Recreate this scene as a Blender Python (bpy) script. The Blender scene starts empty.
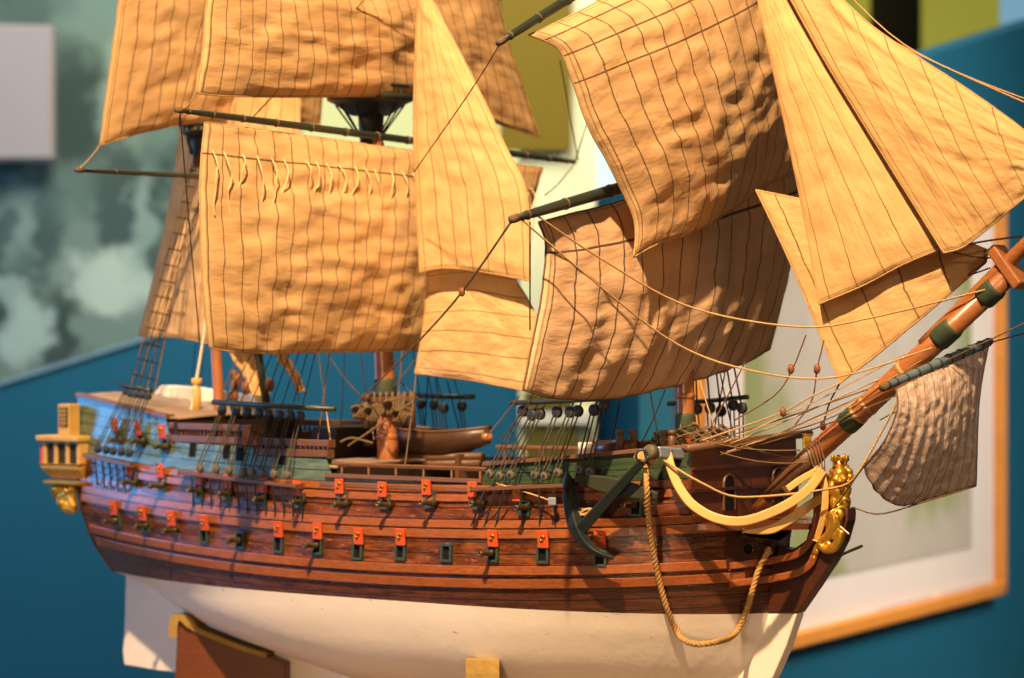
import bpy, math, random
from mathutils import Vector, noise, Matrix
from mathutils.bvhtree import BVHTree
random.seed(7)
scn = bpy.context.scene
COL = scn.collection

# ------------------------------------------------------------------ camera model
YAW = math.radians(38.0); CS, SN = math.cos(YAW), math.sin(YAW)
DIST = 3.2; FPX = 2976.0; ZO = 1.40                    # ship frame z=0 is eye level, ZO metres above the floor
R_ = Vector((CS, SN, 0)); F_ = Vector((-SN, CS, 0))
CAMP = -DIST * F_

def uv_(px, py): return (px - 512) / FPX, (339 - py) / FPX
def at_depth(px, py, d):
    u, v = uv_(px, py); p = CAMP + F_ * d + R_ * (u * d); return Vector((p.x, p.y, v * d))
def onX(px, py, X):
    u, v = uv_(px, py)
    Y = (u * DIST - u * SN * X - CS * X) / (SN - u * CS)
    return Vector((X, Y, v * (DIST - SN * X + CS * Y)))
def onY(px, py, Y):
    u, v = uv_(px, py)
    X = (u * DIST + u * CS * Y - SN * Y) / (CS + u * SN)
    return Vector((X, Y, v * (DIST - SN * X + CS * Y)))

# ------------------------------------------------------------------ materials
class NT:
    def __init__(s, name):
        s.m = bpy.data.materials.new(name); s.m.use_nodes = True; s.t = s.m.node_tree
        s.t.nodes.clear(); s.out = s.n('ShaderNodeOutputMaterial')
    def n(s, typ, **kw):
        nd = s.t.nodes.new(typ)
        for k, v in kw.items(): setattr(nd, k, v)
        return nd
    def set(s, sock, v):
        if hasattr(v, 'is_output'): s.t.links.new(v, sock)
        else: sock.default_value = v
    def math(s, op, a, b=0.0, c=None, clamp=False):
        nd = s.n('ShaderNodeMath', operation=op, use_clamp=clamp)
        s.set(nd.inputs[0], a); s.set(nd.inputs[1], b)
        if c is not None: s.set(nd.inputs[2], c)
        return nd.outputs[0]
    def mix(s, f, a, b, mode='MIX'):
        nd = s.n('ShaderNodeMix', data_type='RGBA', blend_type=mode)
        s.set(nd.inputs[0], f)
        for i, v in ((6, a), (7, b)):
            if isinstance(v, tuple): v = (*v[:3], 1)
            s.set(nd.inputs[i], v)
        return nd.outputs[2]
    def noise(s, vec, scale, detail=3, rough=.5):
        nd = s.n('ShaderNodeTexNoise'); nd.inputs['Scale'].default_value = scale
        nd.inputs['Detail'].default_value = detail; nd.inputs['Roughness'].default_value = rough
        if vec is not None: s.t.links.new(vec, nd.inputs['Vector'])
        return nd.outputs['Fac']
    def obj(s): return s.n('ShaderNodeTexCoord').outputs['Object']
    def uvc(s): return s.n('ShaderNodeTexCoord').outputs['UV']
    def mapv(s, vec, scale):
        nd = s.n('ShaderNodeMapping'); s.t.links.new(vec, nd.inputs[0]); nd.inputs['Scale'].default_value = scale
        return nd.outputs[0]
    def sep(s, vec):
        nd = s.n('ShaderNodeSeparateXYZ'); s.t.links.new(vec, nd.inputs[0]); return nd.outputs
    def ramp(s, f, lo, hi):       # smooth 0..1
        nd = s.n('ShaderNodeMapRange', interpolation_type='SMOOTHSTEP'); s.set(nd.inputs[0], f)
        nd.inputs[1].default_value = lo; nd.inputs[2].default_value = hi
        return nd.outputs[0]
    def bsdf(s, col, rough=.6, metal=0.0, spec=.5, bump=None, bstr=.3, bdist=.002, coat=0.0, trans=None, tcol=None):
        b = s.n('ShaderNodeBsdfPrincipled')
        if isinstance(col, tuple): col = (*col[:3], 1)
        s.set(b.inputs['Base Color'], col); s.set(b.inputs['Roughness'], rough); s.set(b.inputs['Metallic'], metal)
        b.inputs['Specular IOR Level'].default_value = spec
        b.inputs['Coat Weight'].default_value = coat; b.inputs['Coat Roughness'].default_value = .25
        if bump is not None:
            bp = s.n('ShaderNodeBump'); bp.inputs['Strength'].default_value = bstr; bp.inputs['Distance'].default_value = bdist
            s.t.links.new(bump, bp.inputs['Height']); s.t.links.new(bp.outputs[0], b.inputs['Normal'])
        o = b.outputs[0]
        if trans:
            t = s.n('ShaderNodeBsdfTranslucent'); s.set(t.inputs[0], tcol if tcol is not None else col)
            mx = s.n('ShaderNodeMixShader'); mx.inputs[0].default_value = trans
            s.t.links.new(o, mx.inputs[1]); s.t.links.new(t.outputs[0], mx.inputs[2]); o = mx.outputs[0]
        s.t.links.new(o, s.out.inputs[0]); return s.m

def simple(name, col, rough=.6, metal=0., spec=.5, var=.25, scale=60, coat=0., bstr=.25):
    k = NT(name); nz = k.noise(k.obj(), scale, 4, .6)
    d = tuple(c * (1 - var) for c in col); l = tuple(min(1, c * (1 + var)) for c in col)
    return k.bsdf(k.mix(nz, d, l), rough, metal, spec, nz, bstr, .001, coat)

def wood(name, col, axis=(1, 12, 12), rough=.42, var=.4, scale=18, coat=.15):
    k = NT(name); nz = k.noise(k.mapv(k.obj(), axis), scale, 5, .65); n2 = k.noise(k.obj(), 25, 2)
    d = tuple(c * (1 - var) for c in col); l = tuple(min(1, c * (1 + var)) for c in col)
    c = k.mix(k.math('MULTIPLY', n2, .6), k.mix(nz, d, l), tuple(x * .5 for x in col))
    return k.bsdf(c, rough, 0, .5, nz, .25, .0012, coat)

def hull_mat():
    k = NT('varnished_hull_planking'); u, v, _ = k.sep(k.uvc())
    uvv = k.uvc()
    row = k.math('FLOOR', k.math('DIVIDE', v, .0118)); fr = k.math('FRACT', k.math('DIVIDE', v, .0118))
    line = k.math('LESS_THAN', fr, .11)
    cmb = k.n('ShaderNodeCombineXYZ'); k.set(cmb.inputs[0], k.math('MULTIPLY', u, 7.0)); k.set(cmb.inputs[1], k.math('MULTIPLY', row, 3.7))
    tone = k.noise(cmb.outputs[0], 1.0, 1)
    grain = k.noise(k.mapv(uvv, (26, 190, 1)), 1.0, 5, .7)
    spots = k.noise(k.mapv(uvv, (60, 190, 1)), 1.0, 3, .6)
    grain = k.ramp(grain, .28, .72); patch = k.noise(k.mapv(uvv, (22, 60, 1)), 1.0, 4, .7)
    c = k.mix(grain, (.040, .009, .003), (.38, .115, .026))
    c = k.mix(k.ramp(patch, .46, .66), c, (.030, .008, .004))
    c = k.mix(k.math('MULTIPLY', tone, .75), c, (.10, .026, .012))
    c = k.mix(k.ramp(spots, .60, .72), c, (.35, .14, .06))
    low = k.ramp(v, -.2575, -.2595)
    c = k.mix(low, c, k.mix(grain, (.035, .012, .007), (.13, .042, .018)))
    # green painted upper bulwark; blue light on the stern painted in as paler green
    gq = k.ramp(v, -.1550, -.1530)
    gl = k.mix(grain, (.055, .10, .075), (.14, .21, .15)); gd = k.mix(grain, (.018, .038, .016), (.048, .082, .036))
    wear = k.ramp(k.noise(k.mapv(uvv, (40, 120, 1)), 1, 4, .7), .62, .70)
    g = k.mix(k.ramp(u, -.1, .05), gl, gd); g = k.mix(wear, g, (.18, .10, .05))
    c = k.mix(gq, c, g)
    c = k.mix(k.math('MULTIPLY', line, .85), c, (.012, .006, .004))
    h = k.math('SUBTRACT', grain, k.math('MULTIPLY', line, 1.5))
    return k.bsdf(c, k.math('ADD', .14, k.math('MULTIPLY', spots, .22)), 0, .5, h, .3, .0010, .3)

def white_mat():
    k = NT('white_bottom_paint'); o = k.obj(); nz = k.noise(o, 14, 4, .6); n2 = k.noise(k.mapv(o, (20, 90, 90)), 1.4, 4, .7)
    n3 = k.noise(k.mapv(o, (30, 30, 220)), 1.0, 3, .7)
    c = k.mix(nz, (.74, .67, .57), (.84, .78, .69)); c = k.mix(k.ramp(n2, .68, .72), c, (.50, .36, .22))
    c = k.mix(k.ramp(n3, .72, .75), c, (.30, .2, .13))
    return k.bsdf(c, .45, 0, .4, k.noise(o, 60, 4, .6), .25, .002)

def sail_mat(name, n, axis=0, reefs=(), col=(.86, .575, .275), seam=(.10, .05, .02), rw=.0034, width=.030, trans=.22, dark=.0, bump=.3, vein=0):
    k = NT(name); uvv = k.uvc(); s = k.sep(uvv); a, b = (s[0], s[1]) if axis == 0 else (s[1], s[0])
    wob = k.noise(k.mapv(uvv, (3, 3, 1)), 1.5, 2)
    aw = k.math('ADD', k.math('MULTIPLY', a, n), k.math('MULTIPLY', k.math('SUBTRACT', wob, .5), .22))
    fr = k.math('ABSOLUTE', k.math('SUBTRACT', k.math('FRACT', aw), .5))
    line = k.math('LESS_THAN', fr, width)
    dash = k.math('GREATER_THAN', k.math('FRACT', k.math('MULTIPLY', b, 90)), .16)
    line = k.math('MULTIPLY', line, k.math('ADD', .55, k.math('MULTIPLY', dash, .45)))
    mott = k.noise(k.mapv(uvv, (7, 7, 1)), 1.0, 5, .6); fine = k.noise(k.mapv(uvv, (160, 160, 1)), 1, 3, .6)
    crz = k.noise(k.mapv(uvv, (13, 16, 1)), 1.0, 3, .55)
    d = tuple(x * y for x, y in zip(col, (.87, .81, .74)))
    c = k.mix(k.ramp(mott, .3, .7), d, col)
    c = k.mix(k.math('MULTIPLY', fine, .25), c, tuple(x * .7 for x in col))
    st = k.ramp(k.noise(k.mapv(uvv, (5, 4, 1)), 1.3, 4, .7), .66, .78)
    c = k.mix(k.math('MULTIPLY', st, .3), c, (.42, .20, .07))
    if vein:
        vn = k.math('ABSOLUTE', k.math('SUBTRACT', k.noise(k.mapv(uvv, (15, 8, 1)), 1.0, 3, .6), .5)); c = k.mix(k.math('MULTIPLY', k.ramp(vn, .055, .0), vein), c, (.85, .78, .76))
    for rv in reefs:
        l2 = k.math('LESS_THAN', k.math('ABSOLUTE', k.math('SUBTRACT', s[1], rv)), rw)
        line = k.math('MAXIMUM', line, l2)
    hemd = k.math('MINIMUM', k.math('MINIMUM', s[0], k.math('SUBTRACT', 1, s[0])), k.math('MINIMUM', s[1], k.math('SUBTRACT', 1, s[1])))
    hem = k.math('LESS_THAN', k.math('ABSOLUTE', k.math('SUBTRACT', hemd, .018)), .003)
    c = k.mix(k.math('MULTIPLY', hem, .45), c, seam)
    c = k.mix(k.math('MULTIPLY', line, .88), c, seam)
    return k.bsdf(c, .85, 0, .15, crz, bump, .006, 0, trans, c)

def blobs_mat(name, base, blobs, dens=(6, .25), rough=.8):
    """flat printed picture: soft patches in the panel's own metres (object space x,z)"""
    k = NT(name); o = k.obj(); x, y, z = k.sep(o)
    dis = k.n('ShaderNodeTexNoise'); dis.inputs['Scale'].default_value = dens[0]; k.t.links.new(o, dis.inputs['Vector'])
    dx, dy, dz = k.sep(dis.outputs['Color'])
    x = k.math('ADD', x, k.math('MULTIPLY', k.math('SUBTRACT', dx, .5), dens[1])); z = k.math('ADD', z, k.math('MULTIPLY', k.math('SUBTRACT', dz, .5), dens[1]))
    n = k.noise(o, 9, 4, .6)
    c = k.mix(n, tuple(v * .75 for v in base), tuple(v * 1.25 for v in base))
    for (bx, bz, rx, rz, col) in blobs:
        q = k.math('ADD', k.math('POWER', k.math('DIVIDE', k.math('SUBTRACT', x, bx), rx), 2.0), k.math('POWER', k.math('DIVIDE', k.math('SUBTRACT', z, bz), rz), 2.0))
        c = k.mix(k.ramp(q, 1.35, .55), c, col)
    return k.bsdf(c, rough, 0, .3)

M = {}
M['hull'] = hull_mat(); M['white'] = white_mat()
M['wale'] = wood('orange_brown_wale', (.33, .098, .026), (5, 24, 24), .32, .85, 16, .1)
M['darkwood'] = wood('dark_varnished_wood', (.075, .022, .009), (4, 20, 20), .3, .5, 14, .4)
M['bulk'] = wood('bulkhead_wood', (.13, .036, .013), (20, 20, 3), .35, .5, 12, .3)
M['rail'] = wood('rail_wood', (.17, .075, .035), (3, 30, 30), .45, .4, 14, .1)
M['spar'] = wood('orange_spar_wood', (.42, .15, .045), (12, 12, 3), .35, .45, 16, .35)
M['bspar'] = wood('bowsprit_wood', (.42, .15, .045), (4, 20, 20), .35, .5, 16, .35)
M['deck'] = wood('deck_planking', (.33, .22, .14), (2, 60, 2), .6, .35, 9, 0)
M['brownspar'] = wood('brown_spare_wood', (.13, .06, .025), (3, 25, 25), .5, .45, 14, .05)
M['shadowwood'] = wood('shaded_deck_wood', (.022, .012, .007), (4, 20, 20), .55, .5, 14, 0)  # near-black: the shadow among the deck structures is put into the colour
M['boat'] = wood('dark_boat_wood', (.075, .035, .017), (3, 25, 25), .45, .5, 14, .15)
M['yard'] = simple('black_green_yard', (.022, .032, .022), .4, 0, .5, .4, 50)
M['iron'] = simple('dark_green_iron', (.030, .042, .036), .42, .2, .5, .45, 70)
M['anchor'] = simple('anchor_green_black', (.015, .022, .019), .4, .15, .5, .45, 40, 0, .5)
M['stock'] = simple('anchor_stock_paint', (.026, .029, .015), .5, 0, .4, .4, 40, 0, .5)
M['gun'] = simple('bronze_gun', (.10, .075, .030), .35, .6, .5, .4, 80)
M['port'] = simple('port_frame_green', (.035, .055, .042), .45, 0, .5, .4, 80)
M['black'] = simple('dark_opening', (.006, .006, .006), .8, 0, .2, .3, 40)
M['red'] = simple('red_lid_paint', (.62, .082, .012), .45, 0, .5, .25, 90)
M['gold'] = simple('gilt', (.62, .35, .045), .32, .7, .6, .45, 90, 0, .6)
M['ochre'] = simple('ochre_gallery_paint', (.62, .38, .10), .5, 0, .4, .25, 60)
M['headrail'] = simple('yellow_head_rail', (.66, .40, .12), .45, 0, .5, .2, 60)
M['tar'] = simple('tarred_rope', (.020, .020, .018), .8, 0, .3, .3, 200)
M['dead'] = simple('black_deadeye', (.022, .026, .024), .5, 0, .5, .35, 90)
M['paledead'] = simple('worn_deadeye', (.12, .10, .06), .55, 0, .4, .5, 120)
M['rope'] = simple('tan_rope', (.50, .32, .14), .85, 0, .2, .3, 300)
M['lany'] = simple('dark_olive_lanyard', (.050, .048, .034), .8, 0, .3, .3, 200)
M['thin'] = simple('brown_thread', (.17, .10, .05), .85, 0, .2, .3, 300)
M['oldrope'] = simple('old_brown_rope', (.15, .10, .05), .85, 0, .2, .4, 300)
M['palecord'] = simple('pale_cord', (.80, .58, .30), .85, 0, .2, .2, 300)
M['cable'] = simple('golden_cable', (.46, .26, .085), .8, 0, .2, .3, 300)
M['block'] = simple('brown_block', (.22, .075, .03), .5, 0, .4, .3, 90)
M['cream'] = simple('cream_paint', (.82, .76, .60), .6, 0, .3, .1, 30)
M['greenband'] = simple('green_band', (.045, .065, .035), .6, 0, .3, .4, 90)
M['greyblue'] = simple('cathead_grey_blue', (.22, .27, .34), .35, 0, .5, .3, 60)
M['bluespar'] = simple('blue_grey_spar', (.11, .16, .18), .5, 0, .4, .45, 60)
M['pane'] = simple('dark_pane', (.035, .035, .030), .25, 0, .5, .2, 40)
M['inner'] = simple('green_inner_bulwark', (.05, .085, .035), .55, 0, .3, .4, 40)
M['cradle'] = wood('cradle_wood', (.15, .042, .014), (3, 3, 20), .4, .35, 9, .2)
M['felt'] = simple('tan_felt', (.33, .22, .065), .95, 0, .1, .35, 160, 0, .6)
M['table'] = wood('table_top', (.25, .16, .09), (1, 12, 12), .5, .3, 5, 0)

# ------------------------------------------------------------------ mesh builder
class MB:
    def __init__(s): s.v = []; s.f = []; s.uv = None; s.mi = []
    def add(s, vs, fs):
        k = len(s.v); s.v += [Vector(p) for p in vs]; s.f += [[i + k for i in f] for f in fs]; return s
    def grid(s, rows, close_u=False):
        n = len(rows[0]); m = len(rows); vs = [p for r in rows for p in r]; fs = []
        for j in range(m - 1):
            for i in range(n if close_u else n - 1):
                i2 = (i + 1) % n; fs.append([j * n + i, j * n + i2, (j + 1) * n + i2, (j + 1) * n + i])
        return s.add(vs, fs)
    def tube(s, pts, r, n=6, caps=True):
        pts = [Vector(p) for p in pts]; m = len(pts)
        rs = r if isinstance(r, (list, tuple)) else [r] * m
        t0 = (pts[1] - pts[0]).normalized()
        a = t0.orthogonal().normalized(); rows = []
        for i in range(m):
            t = (pts[min(i + 1, m - 1)] - pts[max(i - 1, 0)]).normalized()
            a = (a - t * a.dot(t)).normalized(); b = t.cross(a)
            rows.append([pts[i] + (a * math.cos(2 * math.pi * q / n) + b * math.sin(2 * math.pi * q / n)) * rs[i] for q in range(n)])
        k = len(s.v); s.grid(rows, True)
        if caps:
            s.f.append([k + q for q in range(n)][::-1]); s.f.append([k + (m - 1) * n + q for q in range(n)])
        return s
    def box(s, c, ax, ay, az, bev=0.0):
        """box with half axes vectors"""
        c = Vector(c); ax, ay, az = Vector(ax), Vector(ay), Vector(az)
        vs = [c + ax * i + ay * j + az * l for i in (-1, 1) for j in (-1, 1) for l in (-1, 1)]
        return s.add(vs, [[0, 1, 3, 2], [4, 6, 7, 5], [0, 4, 5, 1], [2, 3, 7, 6], [0, 2, 6, 4], [1, 5, 7, 3]])
    def abox(s, x0, x1, y0, y1, z0, z1):
        return s.box(((x0 + x1) / 2, (y0 + y1) / 2, (z0 + z1) / 2), ((x1 - x0) / 2, 0, 0), (0, (y1 - y0) / 2, 0), (0, 0, (z1 - z0) / 2))
    def prism(s, poly, off):
        """polygon (3d pts) extruded by vector off, centred on the polygon"""
        off = Vector(off); n = len(poly); A = [Vector(p) - off * .5 for p in poly]; B = [Vector(p) + off * .5 for p in poly]
        fs = [list(range(n))[::-1], [n + i for i in range(n)]] + [[i, (i + 1) % n, n + (i + 1) % n, n + i] for i in range(n)]
        return s.add(A + B, fs)
    def ball(s, c, rx, ry=None, rz=None, seg=12, ring=8, rot=None):
        ry = ry or rx; rz = rz or rx; rows = []
        for j in range(ring + 1):
            th = math.pi * j / ring; row = []
            for i in range(seg):
                ph = 2 * math.pi * i / seg
                p = Vector((rx * math.sin(th) * math.cos(ph), ry * math.sin(th) * math.sin(ph), rz * math.cos(th)))
                if rot: p = rot @ p
                row.append(Vector(c) + p)
            rows.append(row)
        return s.grid(rows, True)
    def lathe(s, o, axis, prof, n=10):
        """prof: (along, radius)"""
        o = Vector(o); axis = Vector(axis).normalized()
        return s.tube_rings([(o + axis * t, r) for t, r in prof], axis, n)
    def tube_rings(s, cr, axis, n):
        a = axis.orthogonal().normalized(); b = axis.cross(a); rows = []
        for c, r in cr: rows.append([c + (a * math.cos(2 * math.pi * q / n) + b * math.sin(2 * math.pi * q / n)) * r for q in range(n)])
        k = len(s.v); s.grid(rows, True); m = len(rows)
        s.f.append([k + q for q in range(n)][::-1]); s.f.append([k + (m - 1) * n + q for q in range(n)]); return s
    def build(s, name, mat, parent=None, smooth=False, origin=None, bevel=0, solid=0, remesh=0):
        root = parent
        off = Vector((0, 0, 0))
        p = parent
        while p is not None: off += p.location; p = p.parent
        wo = Vector((0, 0, ZO))
        if parent is None:
            o0 = Vector(origin) + wo if origin is not None else Vector((0, 0, 0))
        else: o0 = off
        me = bpy.data.meshes.new(name); me.from_pydata([tuple(v + wo - o0) for v in s.v], [], s.f)
        mats = mat if isinstance(mat, (list, tuple)) else [mat]
        for m in mats: me.materials.append(m)
        if s.mi:
            for i, q in enumerate(s.mi): me.polygons[i].material_index = q
        if s.uv:
            L = me.uv_layers.new(name='UVMap')
            for lp in me.loops: L.data[lp.index].uv = s.uv[lp.vertex_index]
        if smooth:
            for q in me.polygons: q.use_smooth = True
        me.validate(); me.update()
        ob = bpy.data.objects.new(name, me); COL.objects.link(ob)
        if parent is None: ob.location = o0
        else: ob.parent = parent
        if remesh:
            md = ob.modifiers.new('Remesh', 'REMESH'); md.mode = 'VOXEL'; md.voxel_size = remesh * .75; md.use_smooth_shade = True
        if solid:
            md = ob.modifiers.new('Solidify', 'SOLIDIFY'); md.thickness = abs(solid); md.offset = -1 if solid > 0 else 0
        if bevel:
            md = ob.modifiers.new('Bevel', 'BEVEL'); md.width = bevel; md.segments = 2; md.limit_method = 'ANGLE'
        return ob

def tag(o, label, cat=None, group=None, kind=None):
    o['label'] = label
    if cat: o['category'] = cat
    if group: o['group'] = group
    if kind: o['kind'] = kind
    return o
def empty(name, loc):
    o = bpy.data.objects.new(name, None); o.empty_display_size = .05; COL.objects.link(o); o.location = Vector(loc) + Vector((0, 0, ZO)); return o
def struct(o): o['kind'] = 'structure'; return o
def lerp(a, b, t): return a + (b - a) * t
def resample(pts, n):
    pts = [Vector(p) for p in pts]; d = [0]
    for a, b in zip(pts, pts[1:]): d.append(d[-1] + (b - a).length)
    out = []; L = d[-1] or 1
    # catmull-rom through the points by arc length
    for i in range(n):
        t = L * i / (n - 1); k = 0
        while k < len(d) - 2 and d[k + 1] < t: k += 1
        f = (t - d[k]) / ((d[k + 1] - d[k]) or 1)
        p0 = pts[max(k - 1, 0)]; p1 = pts[k]; p2 = pts[k + 1]; p3 = pts[min(k + 2, len(pts) - 1)]
        h1 = (p2 - p0) * .5; h2 = (p3 - p1) * .5
        seg = (p2 - p1).length
        for h in (h1, h2):
            if h.length > seg * 1.2: h *= seg * 1.2 / h.length
        f2, f3 = f * f, f * f * f
        out.append(p1 * (2 * f3 - 3 * f2 + 1) + h1 * (f3 - 2 * f2 + f) + p2 * (-2 * f3 + 3 * f2) + h2 * (f3 - f2))
    return out
def sag(a, b, s, n=10):
    a, b = Vector(a), Vector(b)
    return [a.lerp(b, i / (n - 1)) - Vector((0, 0, s * 4 * (i / (n - 1)) * (1 - i / (n - 1)))) for i in range(n)]

# ------------------------------------------------------------------ hull form
HT = [  # z, Xa, ba, na, Xf, nf, mf, bmax
 (-.388, -.200, .000, 2.2, .215, 1.6, 1.2, .012),
 (-.372, -.255, .000, 2.4, .262, 1.7, 1.2, .070),
 (-.358, -.320, .000, 2.7, .285, 1.8, 1.25, .092),
 (-.342, -.400, .000, 3.0, .302, 1.9, 1.3, .107),
 (-.325, -.470, .001, 3.2, .314, 2.0, 1.38, .117),
 (-.308, -.515, .002, 3.2, .323, 2.1, 1.45, .124),
 (-.294, -.540, .006, 3.0, .329, 2.25, 1.5, .1285),
 (-.284, -.556, .018, 2.7, .332, 2.3, 1.55, .131),
 (-.275, -.568, .036, 2.5, .334, 2.4, 1.6, .133),
 (-.240, -.575, .062, 2.2, .339, 2.7, 1.8, .138),
 (-.200, -.581, .076, 2.3, .341, 2.9, 1.9, .136),
 (-.188, -.582, .077, 2.3, .345, 2.9, 1.9, .1345),
 (-.172, -.584, .077, 2.3, .400, 2.9, 1.9, .131),
 (-.150, -.588, .075, 2.3, .410, 2.9, 2.0, .127),
 (-.100, -.598, .066, 2.3, .410, 2.9, 2.0, .119),
 (-.050, -.612, .057, 2.2, .410, 2.9, 2.0, .112)]
XB = .298; ZW = -.275
def hp(z):
    if z <= HT[0][0]: return HT[0][1:]
    for a, b in zip(HT, HT[1:]):
        if z <= b[0]:
            t = (z - a[0]) / (b[0] - a[0]); return [lerp(p, q, t) for p, q in zip(a[1:], b[1:])]
    return HT[-1][1:]
def bx(X, z):
    Xa, ba, na, Xf, nf, mf, bm = hp(z)
    if X > 0:
        t = min(1, X / Xf); return bm * max(0, 1 - t ** nf) ** (1 / mf)
    if X < -.1:
        t = min(1, (-.1 - X) / (-.1 - Xa)); return bm * (1 - (1 - ba / bm) * t ** na)
    return bm
def S(X): return .085 * (X + .12) ** 2
RS = [(-.63, -.064), (-.53, -.076), (-.417, -.0895), (-.416, -.116), (-.262, -.1195), (-.261, -.1265), (-.153, -.129), (-.152, -.1475), (.060, -.1475), (.061, -.130), (.18, -.119), (.30, -.1065), (.40, -.10)]
def zr(X):
    for a, b in zip(RS, RS[1:]):
        if X <= b[0]: return lerp(a[1], b[1], (X - a[0]) / (b[0] - a[0]))
    return RS[-1][1]

ship = empty('model_ship', (0, 0, -.392))
tag(ship, 'wooden model of a three-masted sailing warship with tan sails and a white bottom', 'model ship')
STEPX = [-.417, -.416, -.262, -.261, -.153, -.152, .060, .061]
def xcols(Xa, Xe):
    xs = []
    n = 90
    for i in range(n + 1):
        s_ = i / n; xs.append(Xa + (Xe - Xa) * (s_ + .0) if True else 0)
    # denser at the bow
    xs += [Xe - (Xe - Xa) * q for q in (.0015, .003, .0045, .006, .008, .0135, .0165)]
    return sorted(xs)
def side_rows(z0f, z1f, nv, side):
    """rows bottom->top; every vertex (X, side*b, z); also uv"""
    rows = []; uvs = []
    # master columns by normalised s
    ss = sorted([i / 96 for i in range(97)] + [1 - q for q in (.0012, .0025, .004, .006, .008)])
    for j in range(nv + 1):
        v = j / nv; row = []; ur = []
        for s_ in ss:
            z = -.2
            for _ in range(4):
                pr = hp(z); Xa = pr[0]; Xe = min(pr[3], XB) if z > -.186 else (pr[3] if z < -.2 else lerp(pr[3], XB, (z + .2) / .014))
                X = Xa + (Xe - Xa) * s_
                z = lerp(z0f(X), z1f(X), v)
            row.append(Vector((X, side * bx(X, z), z))); ur.append((X, z - S(X)))
        rows.append(row); uvs.append(ur)
    return rows, uvs
def hull_part(name, z0f, z1f, nv, mat, solid=0):
    mb = MB(); uv = []
    for side in (-1, 1):
        rows, u = side_rows(z0f, z1f, nv, side)
        if side == 1: rows = [r[::-1] for r in rows]; u = [r[::-1] for r in u]
        mb.grid(rows); uv += [q for r in u for q in r]
    mb.uv = uv
    return mb.build(name, mat, ship, True, solid=solid), mb
lower, lmb = hull_part('lower_hull', lambda X: -.388, lambda X: ZW, 16, M['white'])
upper, umb = hull_part('upper_hull', lambda X: ZW, zr, 26, M['hull'])
bvh = BVHTree.FromPolygons(umb.v + lmb.v, umb.f + [[i + len(umb.v) for i in f] for f in lmb.f])
def hit(px, py):
    u, v = uv_(px, py); d = (F_ + R_ * u + Vector((0, 0, v))).normalized()
    loc, nrm, idx, dist = bvh.ray_cast(CAMP, d)
    if loc is None: return None
    if nrm.dot(d) > 0: nrm = -nrm
    return loc, nrm
def frame(n):
    n = n.normalized(); up = (Vector((0, 0, 1)) - n * n.z).normalized(); rt = up.cross(n); return rt, up, n   # rt points to picture right-ish
def outward(X, z):
    e = .003; b0 = bx(X - e, z); b1 = bx(X + e, z); c0 = bx(X, z - e); c1 = bx(X, z + e)
    return Vector(((b0 - b1) / (2 * e), 1, (c0 - c1) / (2 * e))).normalized()      # for port side (+Y); mirror for starboard

def strip(name, X0, X1, zlo, zhi, out, mat, inn=.001, n=70, sides=(-1, 1), parent=ship, bevel=.0006):
    """a batten that follows the hull side from X0 to X1"""
    for sd in sides:
        mb = MB(); rows = []
        for i in range(n + 1):
            X = lerp(X0, X1, i / n); a, b = zlo(X), zhi(X); q = []
            for z, o in ((a, -inn), (a, out), (b, out), (b, -inn)):
                w = outward(X, z); p = Vector((X, bx(X, z), z)) + Vector((w.x * o, w.y * o, 0)); q.append(Vector((p.x, sd * p.y, p.z)))
            rows.append(q if sd == 1 else q[::-1])
        mb.grid(rows, True); m = len(rows)
        mb.f.append([0, 1, 2, 3]); mb.f.append([(m - 1) * 4 + q for q in (3, 2, 1, 0)])
        mb.build(name, mat, parent, False, bevel=bevel)
# wales: (q low, q high, thickness, X0, X1)
for a, b, o, X0, X1, mt in ((-.1605, -.1530, .0022, -.575, .292, 'wale'), (-.170, -.1625, .0028, -.575, .292, 'wale'),
                            (-.197, -.1890, .0030, -.578, .325, 'wale'), (-.2075, -.1985, .0024, -.578, .325, 'wale'),
                            (-.2445, -.2355, .0034, -.57, .325, 'wale'), (-.2585, -.2490, .0030, -.562, .325, 'wale')):
    strip('wale', X0, X1, (lambda X, a=a: a + S(X)), (lambda X, b=b: b + S(X)), o, M[mt])
# transom
mb = MB(); zs = [lerp(-.275, -.066, i / 14) for i in range(15)]
mb.grid([[Vector((hp(z)[0], -hp(z)[1], z)), Vector((hp(z)[0] - .006, 0, z)), Vector((hp(z)[0], hp(z)[1], z))] for z in zs]); mb.build('transom', M['darkwood'], ship, solid=.004)
# beakhead bulkhead with two arched doors
mb = MB(); zs = [lerp(-.199, -.104, i / 12) for i in range(13)]
mb.grid([[Vector((XB, y * max(.004, bx(XB, z)), z)) for y in (-1, -.5, 0, .5, 1)] for z in zs]); bulk = mb.build('beakhead_bulkhead', M['bulk'], ship, solid=-.006)
for px, py in ((729, 492), (778, 484)):
    c = onX(px, py, XB + .004); mb = MB(); w, h = .0095, .018
    arch = [Vector((c.x, c.y + w * math.cos(t), c.z + h * .45 + w * math.sin(t))) for t in [math.pi * i / 10 for i in range(11)]]
    pl = [Vector((c.x, c.y + w, c.z - h)), *arch, Vector((c.x, c.y - w, c.z - h))]
    mb.prism(pl, (.002, 0, 0)); d = mb.build('arched_door', M['black'], bulk)
    mb = MB(); mb.tube(pl, .0016, 6); mb.build('door_frame', M['brownspar'], d)
for z in (-.128, -.150): mb = MB(); mb.abox(XB + .001, XB + .006, -bx(XB, z), bx(XB, z), z - .0016, z + .0016); mb.build('bulkhead_moulding', M['darkwood'], ship)
mb = MB(); w = .107; mb.tube([Vector((XB + .004, -w, -.108)), Vector((XB + .004, 0, -.1035)), Vector((XB + .004, w + .012, -.0985))], .0042, 8); mb.build('bulkhead_rail', M['rail'], ship, True)
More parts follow.
